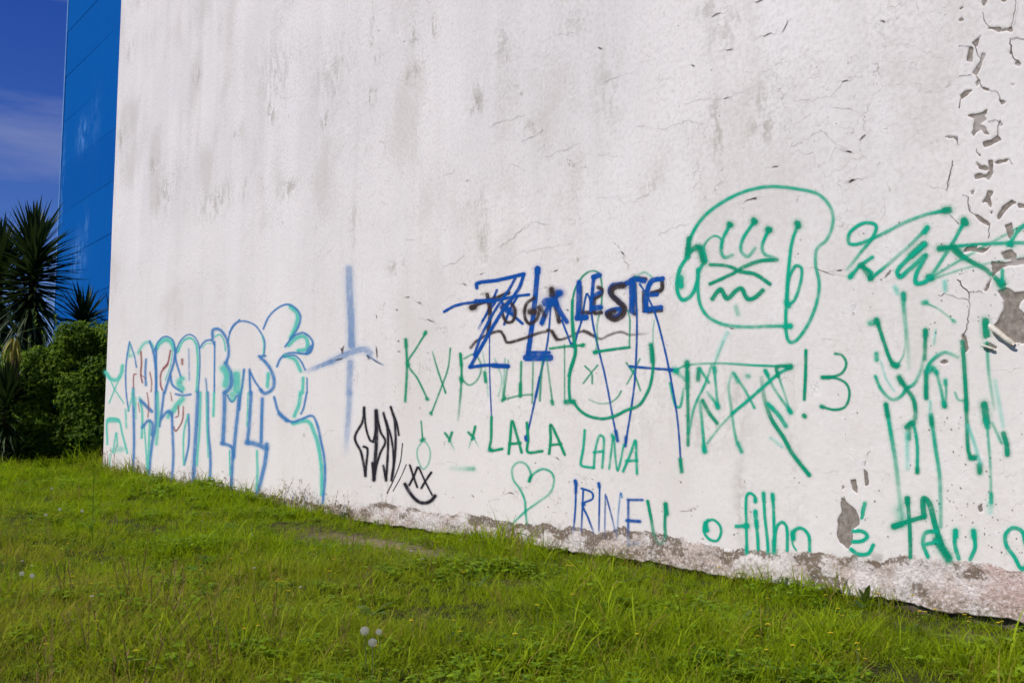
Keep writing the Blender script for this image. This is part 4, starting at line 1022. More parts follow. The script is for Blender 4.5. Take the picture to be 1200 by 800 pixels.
graffito('graffiti_tag', 'large dripping vertical green scrawl on the right above é tau', [
    Qt([(55, 258), (70, 255)], 32, TEAL, .8, .4), Qt([(95, 240), (140, 380), (188, 505), (225, 522)], 22, TEALD, (.95, .9, .95, .9), .3), Qt([(92, 238), (98, 255)], 30, TEALD, .9, .35), Qt([(195, 518), (215, 524)], 34, TEALD, .9, .35), Qt([(225, 520), (262, 450), (275, 300)], 12, TEAL, (.6, .25, .15), .5), Qt([(260, 75), (262, 110)], 28, TEALD, .95, .35), Qt([(260, 80), (266, 200), (285, 380), (295, 540)], 24, TEAL, (.8, .5, .3, .15), .45), Qt([(210, 35), (225, 70)], 26, MINT, .5, .7),
    Qt([(92, 450), (94, 485)], 26, TEAL, .8, .4), Qt([(120, 500), (150, 600), (200, 680)], 14, MINT, .35, .6), Qt([(85, 590), (120, 670), (190, 735), (245, 712), (280, 665), (322, 640), (362, 570), (388, 470)], 19, TEAL, (.8, .8, .5, .7, .95, .6, .35, .3), .38), Qt([(235, 600), (280, 670), (320, 730), (335, 810), (332, 850)], 25, TEALD, (.95, .9, .9, .9, .6), .32), Qt([(232, 598), (250, 630)], 32, TEALD, .8, .35),
    Qt([(398, 310), (395, 400), (393, 480)], 22, TEALD, (.95, .8, .6), .35), Qt([(398, 305), (398, 330)], 30, TEALD, .85, .35), Qt([(400, 725), (402, 600), (412, 530), (455, 475), (520, 440), (600, 470)], 20, TEAL, (.95, .9, .9, .9, .6, .3), .35), Qt([(400, 560), (402, 720)], 28, TEALD, .6, .35), Qt([(415, 560), (440, 535), (465, 565)], 30, TEAL, .8, .35), Qt([(465, 560), (495, 680), (512, 770)], 18, TEAL, (.6, .6, .9), .4), Qt([(522, 615), (526, 700), (516, 770)], 14, TEAL, .6, .4), Qt([(520, 615), (522, 635)], 26, TEAL, .6, .45), Qt([(512, 755), (516, 775)], 30, TEALD, .9, .35),
    Qt([(580, 690), (600, 735), (640, 742)], 14, TEAL, .45, .5), Qt([(625, 375), (635, 480), (645, 640), (652, 800)], 24, TEALD, (.8, .9, .95, .9), .3), R([(650, 0), (655, 150), (662, 300), (682, 355), (706, 350)], 22, TEALD, (.9, .8, .9, .95), .32), R([(675, 352), (705, 352)], 28, TEALD, .8, .4), Qt([(772, 245), (777, 335)], 42, TEALD, .95, .3), Qt([(780, 380), (790, 560), (825, 800)], 18, TEAL, (.75, .45, .2), .45), Qt([(760, 400), (800, 420)], 26, TEAL, .6, .5), Qt([(830, 620), (880, 900)], 24, MINT, .3, .7),
    R([(762, 20), (780, 130)], 42, TEALD, .95, .3), R([(770, 120), (785, 160)], 26, TEAL, .8, .4), R([(815, 140), (870, 260)], 17, TEAL, (.5, .5), .45), R([(882, 200), (902, 270), (907, 330)], 30, TEALD, (.85, .95, .95), .32), R([(780, 150), (800, 400), (805, 600)], 16, TEAL, (.7, .5, .4), .42), R([(805, 580), (806, 630)], 24, TEAL, .75, .4), R([(800, 640), (800, 690)], 30, MINT, .3, .7), R([(732, 400), (735, 440)], 32, TEALD, .9, .38), R([(660, 150), (700, 260), (738, 390)], 20, MINT, (.6, .5, .5), .6),
    Qt([(385, 132), (402, 128)], 28, TEAL, .75, .45), Qt([(395, 130), (480, 170), (575, 245)], 12, TEAL, (.6, .35, .4), .45), Qt([(570, 243), (580, 248)], 22, TEAL, .4, .5), R([(150, 20), (180, 200), (210, 380), (230, 560), (250, 720)], 24, TEAL, (.95, .9, .6, .35, .3), .42), R([(150, 20), (160, 90)], 24, TEALD, .8, .35), R([(275, 160), (312, 132), (342, 250), (345, 440)], 19, TEAL, (.8, .95, .9, .9), .35), R([(280, 160), (320, 130)], 32, TEALD, .8, .35), R([(295, 165), (292, 230)], 26, TEALD, .7, .4), R([(280, 200), (285, 420)], 24, MINT, (.5, .3), .6), R([(345, 425), (345, 442)], 24, TEALD, .8, .4),
    R([(430, 90), (460, 300), (485, 480), (492, 780)], 22, TEAL, (.95, .8, .55, .5), .4), R([(430, 85), (435, 140)], 28, TEALD, .7, .4), R([(425, 0), (428, 80)], 18, MINT, .4, .6), R([(235, 680), (255, 750)], 60, TEAL, .35, .8), Qt([(462, 300), (450, 390)], 14, MINT, .35, .6), Qt([(520, 0), (522, 50)], 26, MINT, .5, .7)])

# ---------------------------------------------------------------- hairline cracks and nicks in the paint film
def jag(pts, amp=0.9, seed=0):
    """break a drawn crack line up into short crooked runs"""
    r = random.Random(seed); out = [pts[0]]
    for a, b in zip(pts[:-1], pts[1:]):
        L0 = math.hypot(b[0] - a[0], b[1] - a[1]); n = max(1, int(L0 / 3.2))
        for i in range(1, n + 1):
            t = i / n; j = amp if i < n else amp * .4
            out.append((a[0] + (b[0] - a[0]) * t + r.gauss(0, j * .6), a[1] + (b[1] - a[1]) * t + r.gauss(0, j)))
    return out


S1 = Tile(1100, 0, 6.15); S2 = Tile(1100, 120, 5.714); S3 = Tile(1100, 240, 4.444); U4 = Tile(400, 0, 2.5); U7 = Tile(700, 0, 2.5); U9 = Tile(980, 0, 3.477)
CR = []
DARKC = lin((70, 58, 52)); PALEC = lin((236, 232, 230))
for T, pts in [(S3, [(100, 390), (130, 430), (158, 455), (160, 540), (148, 640), (125, 690)]), (S3, [(160, 0), (162, 30)]), (S3, [(55, 45), (85, 75), (105, 100)]), (S3, [(265, 105), (262, 170)]), (S3, [(0, 470), (30, 458), (90, 480), (150, 490)]), (S3, [(160, 455), (230, 455)]),
               (S2, [(130, 280), (128, 230), (50, 232)]), (S2, [(55, 590), (70, 520), (85, 450), (95, 390)]), (S2, [(165, 620), (200, 630), (205, 720), (245, 750)]), (S2, [(395, 228), (405, 150), (415, 130)]), (S2, [(340, 130), (405, 125)]), (S2, [(475, 378), (492, 410)]),
               (S1, [(245, 310), (270, 345), (285, 400), (300, 415)]), (S1, [(270, 545), (300, 590), (310, 625)]), (S1, [(375, 655), (420, 655), (445, 700), (455, 740)]), (S1, [(525, 205), (540, 150), (555, 60), (560, 0)]), (S1, [(320, 90), (335, 150), (365, 195)]), (S1, [(520, 280), (615, 285)]), (S1, [(520, 290), (525, 370), (545, 420), (590, 465)]), (S1, [(240, 340), (150, 335)]), (S1, [(235, 540), (150, 550)]), (S1, [(160, 715), (150, 780)])]:
    jp = jag(tl(T.x0, T.y0, T.sc, pts), .8, len(CR)); r_ = random.Random(len(CR))
    CR.append(dict(pts=jp, w=1.25, c=DARKC, op=tuple(r_.uniform(.35, .95) for _ in range(7)), soft=.1)); CR.append(dict(pts=[(x + 1.4, y + .4) for x, y in jp], w=1.2, c=PALEC, op=tuple(r_.uniform(.1, .8) for _ in range(6)), soft=.2))  # pale twin line paints the lit lip beside each dark crack
for T, pts, o in [(U7, [(20, 240), (60, 225), (110, 210)], .5), (U7, [(255, 305), (300, 290), (350, 295), (400, 280), (470, 262)], .4), (U7, [(575, 430), (620, 405), (655, 380), (700, 420), (735, 440)], .4), (U7, [(580, 295), (640, 292), (690, 280), (725, 240), (750, 235)], .45), (U7, [(330, 55), (345, 47)], .4),
                  (U7, [(408, 30), (413, 55), (420, 75)], .35), (U7, [(0, 580), (60, 575), (80, 600), (150, 570)], .35), (U7, [(485, 210), (540, 185), (560, 180)], .35), (U7, [(120, 370), (200, 380), (260, 355), (310, 365)], .35), (U7, [(180, 690), (230, 665), (270, 655)], .35), (U7, [(60, 720), (78, 745), (90, 790)], .5),
                  (U7, [(640, 480), (680, 478), (700, 430)], .25), (U7, [(5, 455), (60, 460)], .3), (U7, [(690, 315), (750, 322)], .4), (U7, [(250, 530), (300, 495), (320, 490)], .25),
                  (U4, [(430, 370), (480, 355), (535, 340)], .4), (U4, [(600, 460), (650, 440), (700, 420)], .45), (U4, [(465, 725), (510, 690), (540, 665), (570, 650), (605, 660)], .55), (U4, [(530, 415), (570, 395), (592, 380)], .5), (U4, [(500, 480), (540, 500)], .35), (U4, [(300, 515), (332, 500)], .4), (U4, [(300, 780), (330, 772), (362, 750)], .5), (U4, [(640, 100), (680, 97)], .4), (U4, [(180, 700), (215, 705)], .3), (U4, [(520, 745), (600, 725), (680, 715)], .25),
                  (U9, [(30, 335), (70, 320), (110, 312)], .45), (U9, [(0, 440), (60, 448), (125, 460), (140, 420)], .35), (U9, [(450, 775), (460, 720), (478, 670)], .6), (U9, [(370, 752), (400, 768), (450, 772)], .4), (U9, [(0, 600), (30, 610)], .3), (U9, [(75, 735), (130, 720), (170, 690), (180, 660)], .35), (U9, [(210, 745), (220, 780)], .4), (U9, [(300, 480), (345, 482), (352, 540)], .25), (U9, [(210, 88), (250, 72), (275, 55)], .35),
                  (L, [(200, 40), (210, 100), (190, 140)], .3), (L, [(150, 260), (200, 290), (250, 315)], .3), (L, [(60, 365), (120, 355)], .2), (N, [(245, 95), (320, 105)], .35), (O, [(0, 255), (60, 245), (105, 240)], .45), (J, [(655, 528), (695, 525), (735, 515)], .5), (Tile(960, 480, 4.444), [(265, 215), (245, 250), (232, 285)], .6), (Tile(960, 480, 4.444), [(15, 325), (60, 320), (95, 325)], .3), (P_, [(700, 470), (680, 530), (640, 580), (590, 620)], .7)]:
    r_ = random.Random(len(CR)); CR.append(dict(pts=jag(tl(T.x0, T.y0, T.sc, pts), 1.1, len(CR)), w=1.0, c=DARKC, op=tuple(o * r_.uniform(.1, .75) for _ in range(6)), soft=.4))
for T, a, b, w in [(U7, (338, 48), (362, 38), 1.6), (U7, (468, 8), (485, 0), 2.2), (U7, (490, 108), (512, 98), 1.8), (U7, (544, 95), (560, 62), 1.1), (U7, (380, 148), (397, 144), 1.4), (U7, (278, 190), (284, 194), 2), (U7, (515, 490), (530, 488), 1.6), (U7, (450, 584), (467, 578), 1.4), (U7, (734, 443), (746, 446), 2), (U7, (742, 532), (750, 526), 2), (U7, (72, 738), (78, 744), 1.8), (U7, (4, 140), (12, 144), 2.2), (U7, (720, 240), (735, 236), 1.6), (U7, (372, 290), (384, 286), 1.2),
                   (U9, (184, 86), (198, 92), 2.4), (U9, (102, 568), (118, 552), 2.4), (U9, (45, 618), (58, 622), 1.8), (U9, (58, 742), (76, 732), 2.2), (C, (870, 490), (882, 440), 2.2), (C, (862, 455), (872, 478), 1.8), (C, (825, 543), (870, 536), 1.6), (C, (1140, 445), (1145, 520), 2), (C, (1070, 510), (1082, 535), 1.8), (C, (1120, 545), (1170, 575), 1.2), (C, (1140, 195), (1143, 215), 1.2), (F, (418, 160), (432, 172), 1.6), (F, (208, 370), (240, 385), 1.4), (F, (150, 270), (170, 278), 1.3), (F, (80, 240), (100, 240), 1.2), (F, (25, 312), (28, 318), 1.6), (F, (36, 495), (38, 500), 1.8), (F, (35, 560), (45, 560), 1.3), (F, (515, 105), (530, 102), 1.2),
                   (G, (250, 608), (272, 614), 1.5), (G, (500, 425), (512, 435), 1.4), (G, (62, 625), (68, 630), 1.3), (Mt, (84, 772), (87, 778), 1.6), (H, (155, 325), (160, 330), 2.4), (H, (60, 48), (80, 40), 1.6), (K, (380, 118), (386, 120), 1.8), (K, (340, 132), (375, 120), .9), (K, (275, 670), (290, 674), 1.2), (K, (730, 425), (750, 422), 1.2), (K, (650, 420), (720, 445), .9), (K, (790, 45), (800, 40), 2), (L, (210, 380), (232, 352), 2.4), (L, (10, 352), (22, 352), 1.5), (O, (398, 438), (402, 442), 2), (O, (636, 305), (640, 308), 1.6), (O, (155, 470), (162, 476), 1.8)]:
    q_ = tl(T.x0, T.y0, T.sc, [a, b]); r_ = random.Random(len(CR)); mx, my = (q_[0][0] + q_[1][0]) / 2, (q_[0][1] + q_[1][1]) / 2
    CR.append(dict(pts=[q_[0], (mx + r_.uniform(-.5, .5), my + r_.uniform(-.6, .6)), q_[1]], w=w * .7, c=CRACK, op=(.4, .8, .5), soft=.25))
    dx, dy = q_[1][0] - q_[0][0], q_[1][1] - q_[0][1]
    CR.append(dict(pts=jag([(q_[0][0] - dx * r_.uniform(.6, 1.6) - r_.uniform(1, 4), q_[0][1] - dy * r_.uniform(.2, .8) + r_.uniform(-1, 2)), q_[0], (q_[1][0] + dx * r_.uniform(.6, 1.4), q_[1][1] + dy * r_.uniform(.2, 1))], 1.0, len(CR)), w=.8, c=DARKC, op=(.03, .3, .05), soft=.45))
# pepper of small pits near the peeling edge and above the band
pr = random.Random(5)
for _ in range(150):
    x = pr.choice([pr.uniform(1090, 1200), pr.uniform(1000, 1200)]); y = pr.choice([pr.uniform(250, 420), pr.uniform(480, 650), pr.uniform(560, 650)])
    CR.append(PX([(x, y), (x + pr.uniform(-.6, .6), y + pr.uniform(.2, .8))], pr.uniform(.6, 1.5), CRACK, pr.uniform(.4, .85), .2))
for _ in range(110):
    x = pr.uniform(430, 1000); y = pr.choice([pr.uniform(540, 640), pr.uniform(330, 560), pr.uniform(20, 400)])
    CR.append(PX([(x, y), (x + pr.uniform(-.8, .8), y + pr.uniform(.1, .6))], pr.uniform(.5, 1.2), CRACK, pr.uniform(.3, .8), .2))
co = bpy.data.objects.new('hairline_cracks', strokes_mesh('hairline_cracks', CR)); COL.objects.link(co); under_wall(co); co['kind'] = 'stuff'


def flake(px0, px1, r, mat):
    """curled paint flake hanging off the edge of a bare patch"""
    s0, z0 = wall_sz(*px0); s1, z1 = wall_sz(*px1)
    a = np.array([s0, z0]); b = np.array([s1, z1]); d = (b - a); n = np.array([-d[1], d[0]]) / np.hypot(*d)
    if n[1] > 0: n = -n
    vs, fs = [], []
    NA, NB = 9, 10
    for i in range(NA):
        t = i / (NA - 1)
        c = a + d * t
        rr = r * (0.55 + 0.45 * math.sin(math.pi * (0.15 + 0.8 * t))) * (1 + 0.12 * math.sin(9 * t))
        for j in range(NB):
            th = -0.5 + 4.3 * j / (NB - 1)
            q = c + n * rr * (math.sin(th) * 0.9)
            vs.append(wall_pt(q[0], q[1], 0.006 + rr * (1 - math.cos(th))))
    for i in range(NA - 1):
        for j in range(NB - 1):
            k = i * NB + j
            fs.append((k, k + 1, k + NB + 1, k + NB))
    o = meshobj('paint_flake', vs, fs, mat, smooth=True)
    under_wall(o)
    return o


flake((1163, 381), (1190, 403), 0.020, M_FLAKE)
flake((1152, 404), (1167, 409), 0.009, M_FLAKE)

# ================================================================== BLUE BUILDING BEHIND
BK = 1.6
bl = empty('blue_building', wall_pt(wall_sz(72, 300, BK)[0], 0.0, -BK))
tag(bl, 'tall blue sheet-clad building rising behind the end of the white wall', 'building')
BINV = Matrix.Translation(-bl.location)
sL = wall_sz(67.5, 300, BK)[0]
z_seam = [wall_sz(x, y, BK)[1] for x, y in ((75, 93), (73, 149), (71, 198), (69, 253))]
dz = (z_seam[0] - z_seam[3]) / 3.0
z0 = z_seam[3]
zs = [z0 + dz * i for i in range(-6, 9)]
s_cuts = [sL, sL - 6.0, sL - 10.0]


def bl_box(name, s0, s1, za, zb, o0, o1, mat, bev=0.0):
    vs, fs = [], []
    lo, hi = min(s0, s1), max(s0, s1)
    rows = [(o1, 0.0), (o0 - bev, 0.0), (o0, bev)]
    for o, b in rows:
        for s, z in ((lo + b, za + b), (hi - b, za + b), (hi - b, zb - b), (lo + b, zb - b)):
            vs.append(wall_pt(s, z, o))
    for r in range(2):
        for j in range(4):
            k = (j + 1) % 4
            fs.append((r * 4 + j, r * 4 + k, r * 4 + 4 + k, r * 4 + 4 + j))
    fs.append((8, 9, 10, 11)); fs.append((3, 2, 1, 0))
    o = meshobj(name, vs, fs, mat)
    return o


CHALK = [(97, 158, .40, .30, .75), (92, 300, .50, .40, .6), (101, 268, .12, .4, .5), (73, 215, .10, .9, .6), (112, 140, .3, .6, .2)]
CH = [(*wall_sz(x, y, BK), a, b, w) for x, y, a, b, w in CHALK]
for i in range(len(zs) - 1):
    for j in range(len(s_cuts) - 1):
        # a grid per sheet so that the chalky scrapes stay on the sheet they belong to
        g = 0.0022
        nS, nZ = (41, 9) if j == 0 else (2, 2)
        sa, sb = s_cuts[j + 1] + g, s_cuts[j] - g
        za, zb = zs[i] + g, zs[i + 1] - g
        vs, fs, ch = [], [], []
        for b in range(nZ):
            for a in range(nS):
                s = sa + (sb - sa) * a / (nS - 1); z = za + (zb - za) * b / (nZ - 1)
                vs.append(wall_pt(s, z, -BK + 0.004 * math.sin(3 * a / nS + i)))
                ch.append(max([w * math.exp(-((s - s0) / aa) ** 2 - ((z - zz) / bb_) ** 2) for s0, zz, aa, bb_, w in CH]))
        for b in range(nZ - 1):
            for a in range(nS - 1):
                k = b * nS + a
                fs.append((k, k + nS, k + nS + 1, k + 1))
        nb = len(vs)
        ring = [(sa, za), (sb, za), (sb, zb), (sa, zb)]
        vs += [wall_pt(s, z, -BK + 0.001) for s, z in ring] + [wall_pt(s, z, -BK - 0.028) for s, z in ring]
        ch += [0] * 8
        for e in range(4):
            f = (e + 1) % 4
            fs.append((nb + e, nb + 4 + e, nb + 4 + f, nb + f))
        o = meshobj('panel', vs, fs, M_BLUE)
        fattr(o.data, 'chalk', ch)
        o.parent = bl; o.matrix_parent_inverse = BINV
o = wall_box('backing', s_cuts[-1], sL - 0.01, -0.2, zs[-1], -BK - 0.034, -BK - 6.0, plain('dark_blue_backing', (0.0, 0.055, 0.235), 0.7)); o.parent = bl; o.matrix_parent_inverse = BINV
o = bl_box('corner_trim', sL - 0.002, sL + 0.07, -0.2, zs[-1] + 0.02, -BK + 0.02, -BK - 0.09, M_TRIM, 0.006); o.parent = bl; o.matrix_parent_inverse = BINV


# ================================================================== PLANTS
def strip(vs, fs, base, d, up, length, width, bend, seg=3, fold=0.0, tip=0.0, prof=None):
    """one leaf blade appended to vs / fs"""
    d = Vector(d).normalized(); side = d.cross(Vector(up))
    if side.length < 1e-4: side = Vector((1, 0, 0))
    side.normalize()
    p = Vector(base); b0 = len(vs)
    rows = []
    for i in range(seg + 1):
        t = i / seg
        w = width * (prof(t) if prof else (1 - t) ** 0.75)
        nrm = side.cross(d)
        if i == seg and w < 1e-4:
            vs.append(tuple(p)); rows.append((len(vs) - 1,))
        elif fold:
            vs.append(tuple(p - side * w / 2 + nrm * fold * w)); vs.append(tuple(p)); vs.append(tuple(p + side * w / 2 + nrm * fold * w))
            rows.append((len(vs) - 3, len(vs) - 2, len(vs) - 1))
        else:
            vs.append(tuple(p - side * w / 2)); vs.append(tuple(p + side * w / 2)); rows.append((len(vs) - 2, len(vs) - 1))
        p = p + d * (length / seg)
        d = (d + Vector((0, 0, -1)) * bend / seg).normalized()
    for a, b in zip(rows[:-1], rows[1:]):
        if len(b) == 1:
            for i in range(len(a) - 1): fs.append((a[i], a[i + 1], b[0]))
        else:
            for i in range(len(a) - 1): fs.append((a[i], a[i + 1], b[i + 1], b[i]))


def mesh_only(name, vs, fs, mats, mi=None, smooth=True):
    me = bpy.data.meshes.new(name); me.from_pydata(vs, [], fs)
    for m in (mats if isinstance(mats, list) else [mats]): me.materials.append(m)
    if mi: me.polygons.foreach_set('material_index', mi)
    if smooth: me.polygons.foreach_set('use_smooth', [True] * len(me.polygons))
    return me


def place(name, me, loc, rot=(0, 0, 0), scl=1.0, parent=None):
    o = bpy.data.objects.new(name, me); o.location = loc; o.rotation_euler = rot
    o.scale = (scl,) * 3 if isinstance(scl, (int, float)) else scl
    o.parent = parent; COL.objects.link(o)
    return o


# ---- lawn: tufts scattered with geometry nodes (one object, nobody could count it)
def tuft(kind, seed):
    r = random.Random(seed); vs, fs, mi = [], [], []
    if kind == 'short':
        for _ in range(15):
            a, q = r.uniform(0, 6.28), r.uniform(0, .055)
            el = r.uniform(.30, 1.40); az = r.uniform(0, 6.28)
            strip(vs, fs, (q * math.cos(a), q * math.sin(a), -0.012), (math.cos(az) * math.cos(el), math.sin(az) * math.cos(el), math.sin(el)), (0, 0, 1) if el < 1.3 else (1, 0, 0),
                  r.uniform(.04, .115), r.uniform(.0032, .0070), r.uniform(.5, 1.6), 3)
    elif kind == 'long':
        for _ in range(13):
            a, q = r.uniform(0, 6.28), r.uniform(0, .05)
            el = r.uniform(.45, 1.40); az = r.uniform(0, 6.28)
            strip(vs, fs, (q * math.cos(a), q * math.sin(a), -0.012), (math.cos(az) * math.cos(el), math.sin(az) * math.cos(el), math.sin(el)), (0, 0, 1) if el < 1.3 else (1, 0, 0),
                  r.uniform(.09, .20), r.uniform(.0034, .0072), r.uniform(.8, 2.2), 4)
    elif kind == 'clover':
        for _ in range(9):
            a, q = r.uniform(0, 6.28), r.uniform(0, .07); h = r.uniform(.02, .06)
            c = Vector((q * math.cos(a), q * math.sin(a), h)); tilt = r.uniform(-.35, .35)
            for k in range(3):
                z = a + k * 2.094
                strip(vs, fs, c, (math.cos(z), math.sin(z), tilt), (0, 0, 1), r.uniform(.014, .024), .017, .3, 3, prof=lambda t: (0.25, 0.9, 1.0, 0.4)[int(round(t * 3))])
    elif kind == 'stalk':
        for _ in range(6):
            a, q = r.uniform(0, 6.28), r.uniform(0, .05); el = r.uniform(1.15, 1.5); az = r.uniform(0, 6.28)
            d = Vector((math.cos(az) * math.cos(el), math.sin(az) * math.cos(el), math.sin(el))); Ln = r.uniform(.12, .24)
            b = Vector((q * math.cos(a), q * math.sin(a), -.01))
            strip(vs, fs, b, d, (1, 0, 0), Ln, .0022, .25, 3, prof=lambda t: 1.0)
            tip = b + d * Ln * .95
            for k in range(4):
                zz = r.uniform(0, 6.28)
                strip(vs, fs, tip - d * .012 * k, (math.cos(zz), math.sin(zz), 1.2), (0, 0, 1), .016, .004, .2, 2, prof=lambda t: (.4, 1, .1)[int(round(t * 2))])
    return vs, fs


def blade_attr(me, seed):
    """one random value per loose blade of a tuft"""
    n = len(me.vertices); par = list(range(n))
    def f(i):
        while par[i] != i:
            par[i] = par[par[i]]; i = par[i]
        return i
    for e in me.edges:
        a, b = f(e.vertices[0]), f(e.vertices[1])
        if a != b: par[a] = b
    r = random.Random(seed); val = {}
    fattr(me, 'blade', [val.setdefault(f(i), r.random()) for i in range(n)])


def build_tufts():
    coll = bpy.data.collections.new('tuft_sources')
    kinds = [('short', M_GRASS)] * 6 + [('long', M_GRASS)] * 4 + [('clover', M_CLOVER)] * 2 + [('stalk', M_SEED)] * 2
    for i, (k, m) in enumerate(kinds):
        vs, fs = tuft(k, 100 + i)
        o = bpy.data.objects.new('%02d_tuft' % i, mesh_only('tuft', vs, fs, m)); coll.objects.link(o)
        blade_attr(o.data, i)
    return coll


def scatter_lawn(name, pts, rot, scl, idx, dry, coll):
    me = bpy.data.meshes.new(name)
    me.vertices.add(len(pts)); me.vertices.foreach_set('co', pts.astype(np.float32).ravel())
    vattr(me, 'rot', rot); fattr(me, 'scl', scl); fattr(me, 'dry', dry)
    a = me.attributes.new('idx', 'INT', 'POINT'); a.data.foreach_set('value', idx.astype(np.int32))
    o = bpy.data.objects.new(name, me); COL.objects.link(o)
    ng = bpy.data.node_groups.new('scatter_tufts', 'GeometryNodeTree')
    ng.interface.new_socket('Geometry', in_out='INPUT', socket_type='NodeSocketGeometry')
    ng.interface.new_socket('Geometry', in_out='OUTPUT', socket_type='NodeSocketGeometry')
    n, l = ng.nodes, ng.links
    gi, go = n.new('NodeGroupInput'), n.new('NodeGroupOutput')
    m2p = n.new('GeometryNodeMeshToPoints')
    ci = n.new('GeometryNodeCollectionInfo'); ci.inputs['Collection'].default_value = coll
    ci.inputs['Separate Children'].default_value = True; ci.inputs['Reset Children'].default_value = True
    iop = n.new('GeometryNodeInstanceOnPoints'); iop.inputs['Pick Instance'].default_value = True

    def na(nm, typ):
        d = n.new('GeometryNodeInputNamedAttribute'); d.data_type = typ; d.inputs['Name'].default_value = nm
        return d.outputs['Attribute']
    l.new(gi.outputs[0], m2p.inputs['Mesh']); l.new(m2p.outputs[0], iop.inputs['Points']); l.new(ci.outputs[0], iop.inputs['Instance'])
    l.new(na('idx', 'INT'), iop.inputs['Instance Index']); l.new(na('rot', 'FLOAT_VECTOR'), iop.inputs['Rotation']); l.new(na('scl', 'FLOAT'), iop.inputs['Scale'])
    l.new(iop.outputs[0], go.inputs[0])
    md = o.modifiers.new('scatter', 'NODES'); md.node_group = ng
    return o


def lawn_points():
    N0 = 300000
    x = rng.uniform(-13, 5, N0); y = rng.uniform(1.5, 27, N0)
    t = (x - WP0.x) * WNRM.x + (y - WP0.y) * WNRM.y
    s = (x - WP0.x) * WDIR.x + (y - WP0.y) * WDIR.y
    dist = np.hypot(x, y)
    # wanted tufts per square metre falls with distance; the sampling density is constant
    want = np.clip(520 * (6.0 / np.maximum(dist, 4.5)) ** 1.1, 70, 520)
    dens0 = N0 / (18 * 25.5)
    keep = rng.uniform(0, 1, N0) < want / dens0
    ang = np.abs(np.degrees(np.arctan2(x, y)))
    keep &= (t > -0.03) | (s > S_END + 0.1)
    keep &= (t > -1.3)
    keep &= (ang < 34) & (dist > 2.5)
    b = bare_np(x, y)
    keep &= rng.uniform(0, 1, N0) > b * 0.93
    x, y, t, s, dist = x[keep], y[keep], t[keep], s[keep], dist[keep]
    n = len(x)
    z = ground_np(x, y)
    ln = fbm(x * 0.9, y * 0.9, 51, 3); dr = fbm(x * 0.55, y * 0.55, 63, 3); cl = fbm(x * 1.7, y * 1.7, 71, 2)
    u = rng.uniform(0, 1, n)
    idx = rng.integers(0, 6, n)
    near_wall = np.exp(-np.maximum(t, 0) / 0.45)
    p_long = np.clip((ln - 0.44) * 2.0, 0.08, 0.6) + near_wall * 0.12
    idx = np.where(u < p_long, rng.integers(6, 10, n), idx)
    u2 = rng.uniform(0, 1, n)
    idx = np.where(u2 < np.clip((cl - 0.52) * 1.6, 0.04, 0.22), rng.integers(10, 12, n), idx)
    u3 = rng.uniform(0, 1, n)
    left = np.clip((-x + 0.3) / 3.0, 0, 1)
    idx = np.where(u3 < np.clip((dr - 0.50) * 0.16, 0.001, 0.014) * (0.1 + 0.9 * left), rng.integers(12, 14, n), idx)
    dry = np.clip((dr - 0.43) * 2.4, 0, 0.60) * (0.14 + 0.86 * left) * rng.uniform(0.3, 1.3, n) + (rng.uniform(0, 1, n) < 0.08) * 0.85
    scl = rng.uniform(0.75, 1.3, n) * (1 + 0.35 * np.clip((dist - 8) / 10, 0, 1)) * np.clip(0.2 + 1.6 * fbm(x * 1.9, y * 1.9, 88, 2), 0.45, 1.7) * (1 + 0.45 * np.exp(-np.maximum(t, 0) / 0.22))
    rot = np.stack([rng.normal(0, .14, n), rng.normal(0, .14, n), rng.uniform(0, 6.28, n)], -1)
    return np.stack([x, y, z], -1), rot, scl, idx, np.clip(dry, 0, 1)


lp = lawn_points()
lawn = scatter_lawn('grass', *lp, build_tufts())
tag(lawn, 'uneven green lawn grass with dry patches in front of the white wall', 'grass', kind='stuff')

# ---- weeds along the foot of the wall
def wall_weed_mesh(seed, green):
    r = random.Random(seed); vs, fs, mi = [], [], []
    for _ in range(r.randint(3, 6)):
        az, el = r.uniform(0, 6.28), r.uniform(1.05, 1.5)
        d = Vector((math.cos(az) * math.cos(el), math.sin(az) * math.cos(el), math.sin(el))); Ln = r.uniform(.14, .34); b = Vector((r.uniform(-.03, .03), r.uniform(-.03, .03), -.02))
        strip(vs, fs, b, d, (1, 0, 0), Ln, .0042, .2, 4, prof=lambda t: 1 - .5 * t); mi += [0] * (len(fs) - len(mi))
        for k in range(r.randint(3, 6)):
            t = r.uniform(.45, 1); p = b + d * Ln * t; z = r.uniform(0, 6.28)
            dd = Vector((math.cos(z), math.sin(z), r.uniform(.2, 1.1))).normalized(); l2 = r.uniform(.02, .055)
            strip(vs, fs, p, dd, (0, 0, 1), l2, .0028, .3, 2, prof=lambda t: 1.0); mi += [0] * (len(fs) - len(mi))
            q = p + dd * l2
            for m in range(3):
                zz = r.uniform(0, 6.28)
                strip(vs, fs, q, (math.cos(zz), math.sin(zz), .6), (0, 0, 1), r.uniform(.010, .02), .010, .2, 2, prof=lambda t: (.5, 1, .2)[int(round(t * 2))]); mi += [1 if r.random() < .6 else 0] * (len(fs) - len(mi))
    for _ in range(r.randint(3, 8) if green else 2):
        z, el = r.uniform(0, 6.28), r.uniform(.3, 1.3)
        strip(vs, fs, (r.uniform(-.03, .03), r.uniform(-.03, .03), 0), (math.cos(z), math.sin(z), math.tan(el)), (0, 0, 1), r.uniform(.06, .14), r.uniform(.008, .018), .8, 3, prof=lambda t: (.4, 1, .7, .02)[int(round(t * 3))]); mi += [2] * (len(fs) - len(mi))
    return mesh_only('wall_weed', vs, fs, [M_WEED, M_SEED, M_WEEDG], mi)


wmesh = [wall_weed_mesh(300 + i, i % 2) for i in range(8)]
wr = random.Random(21)


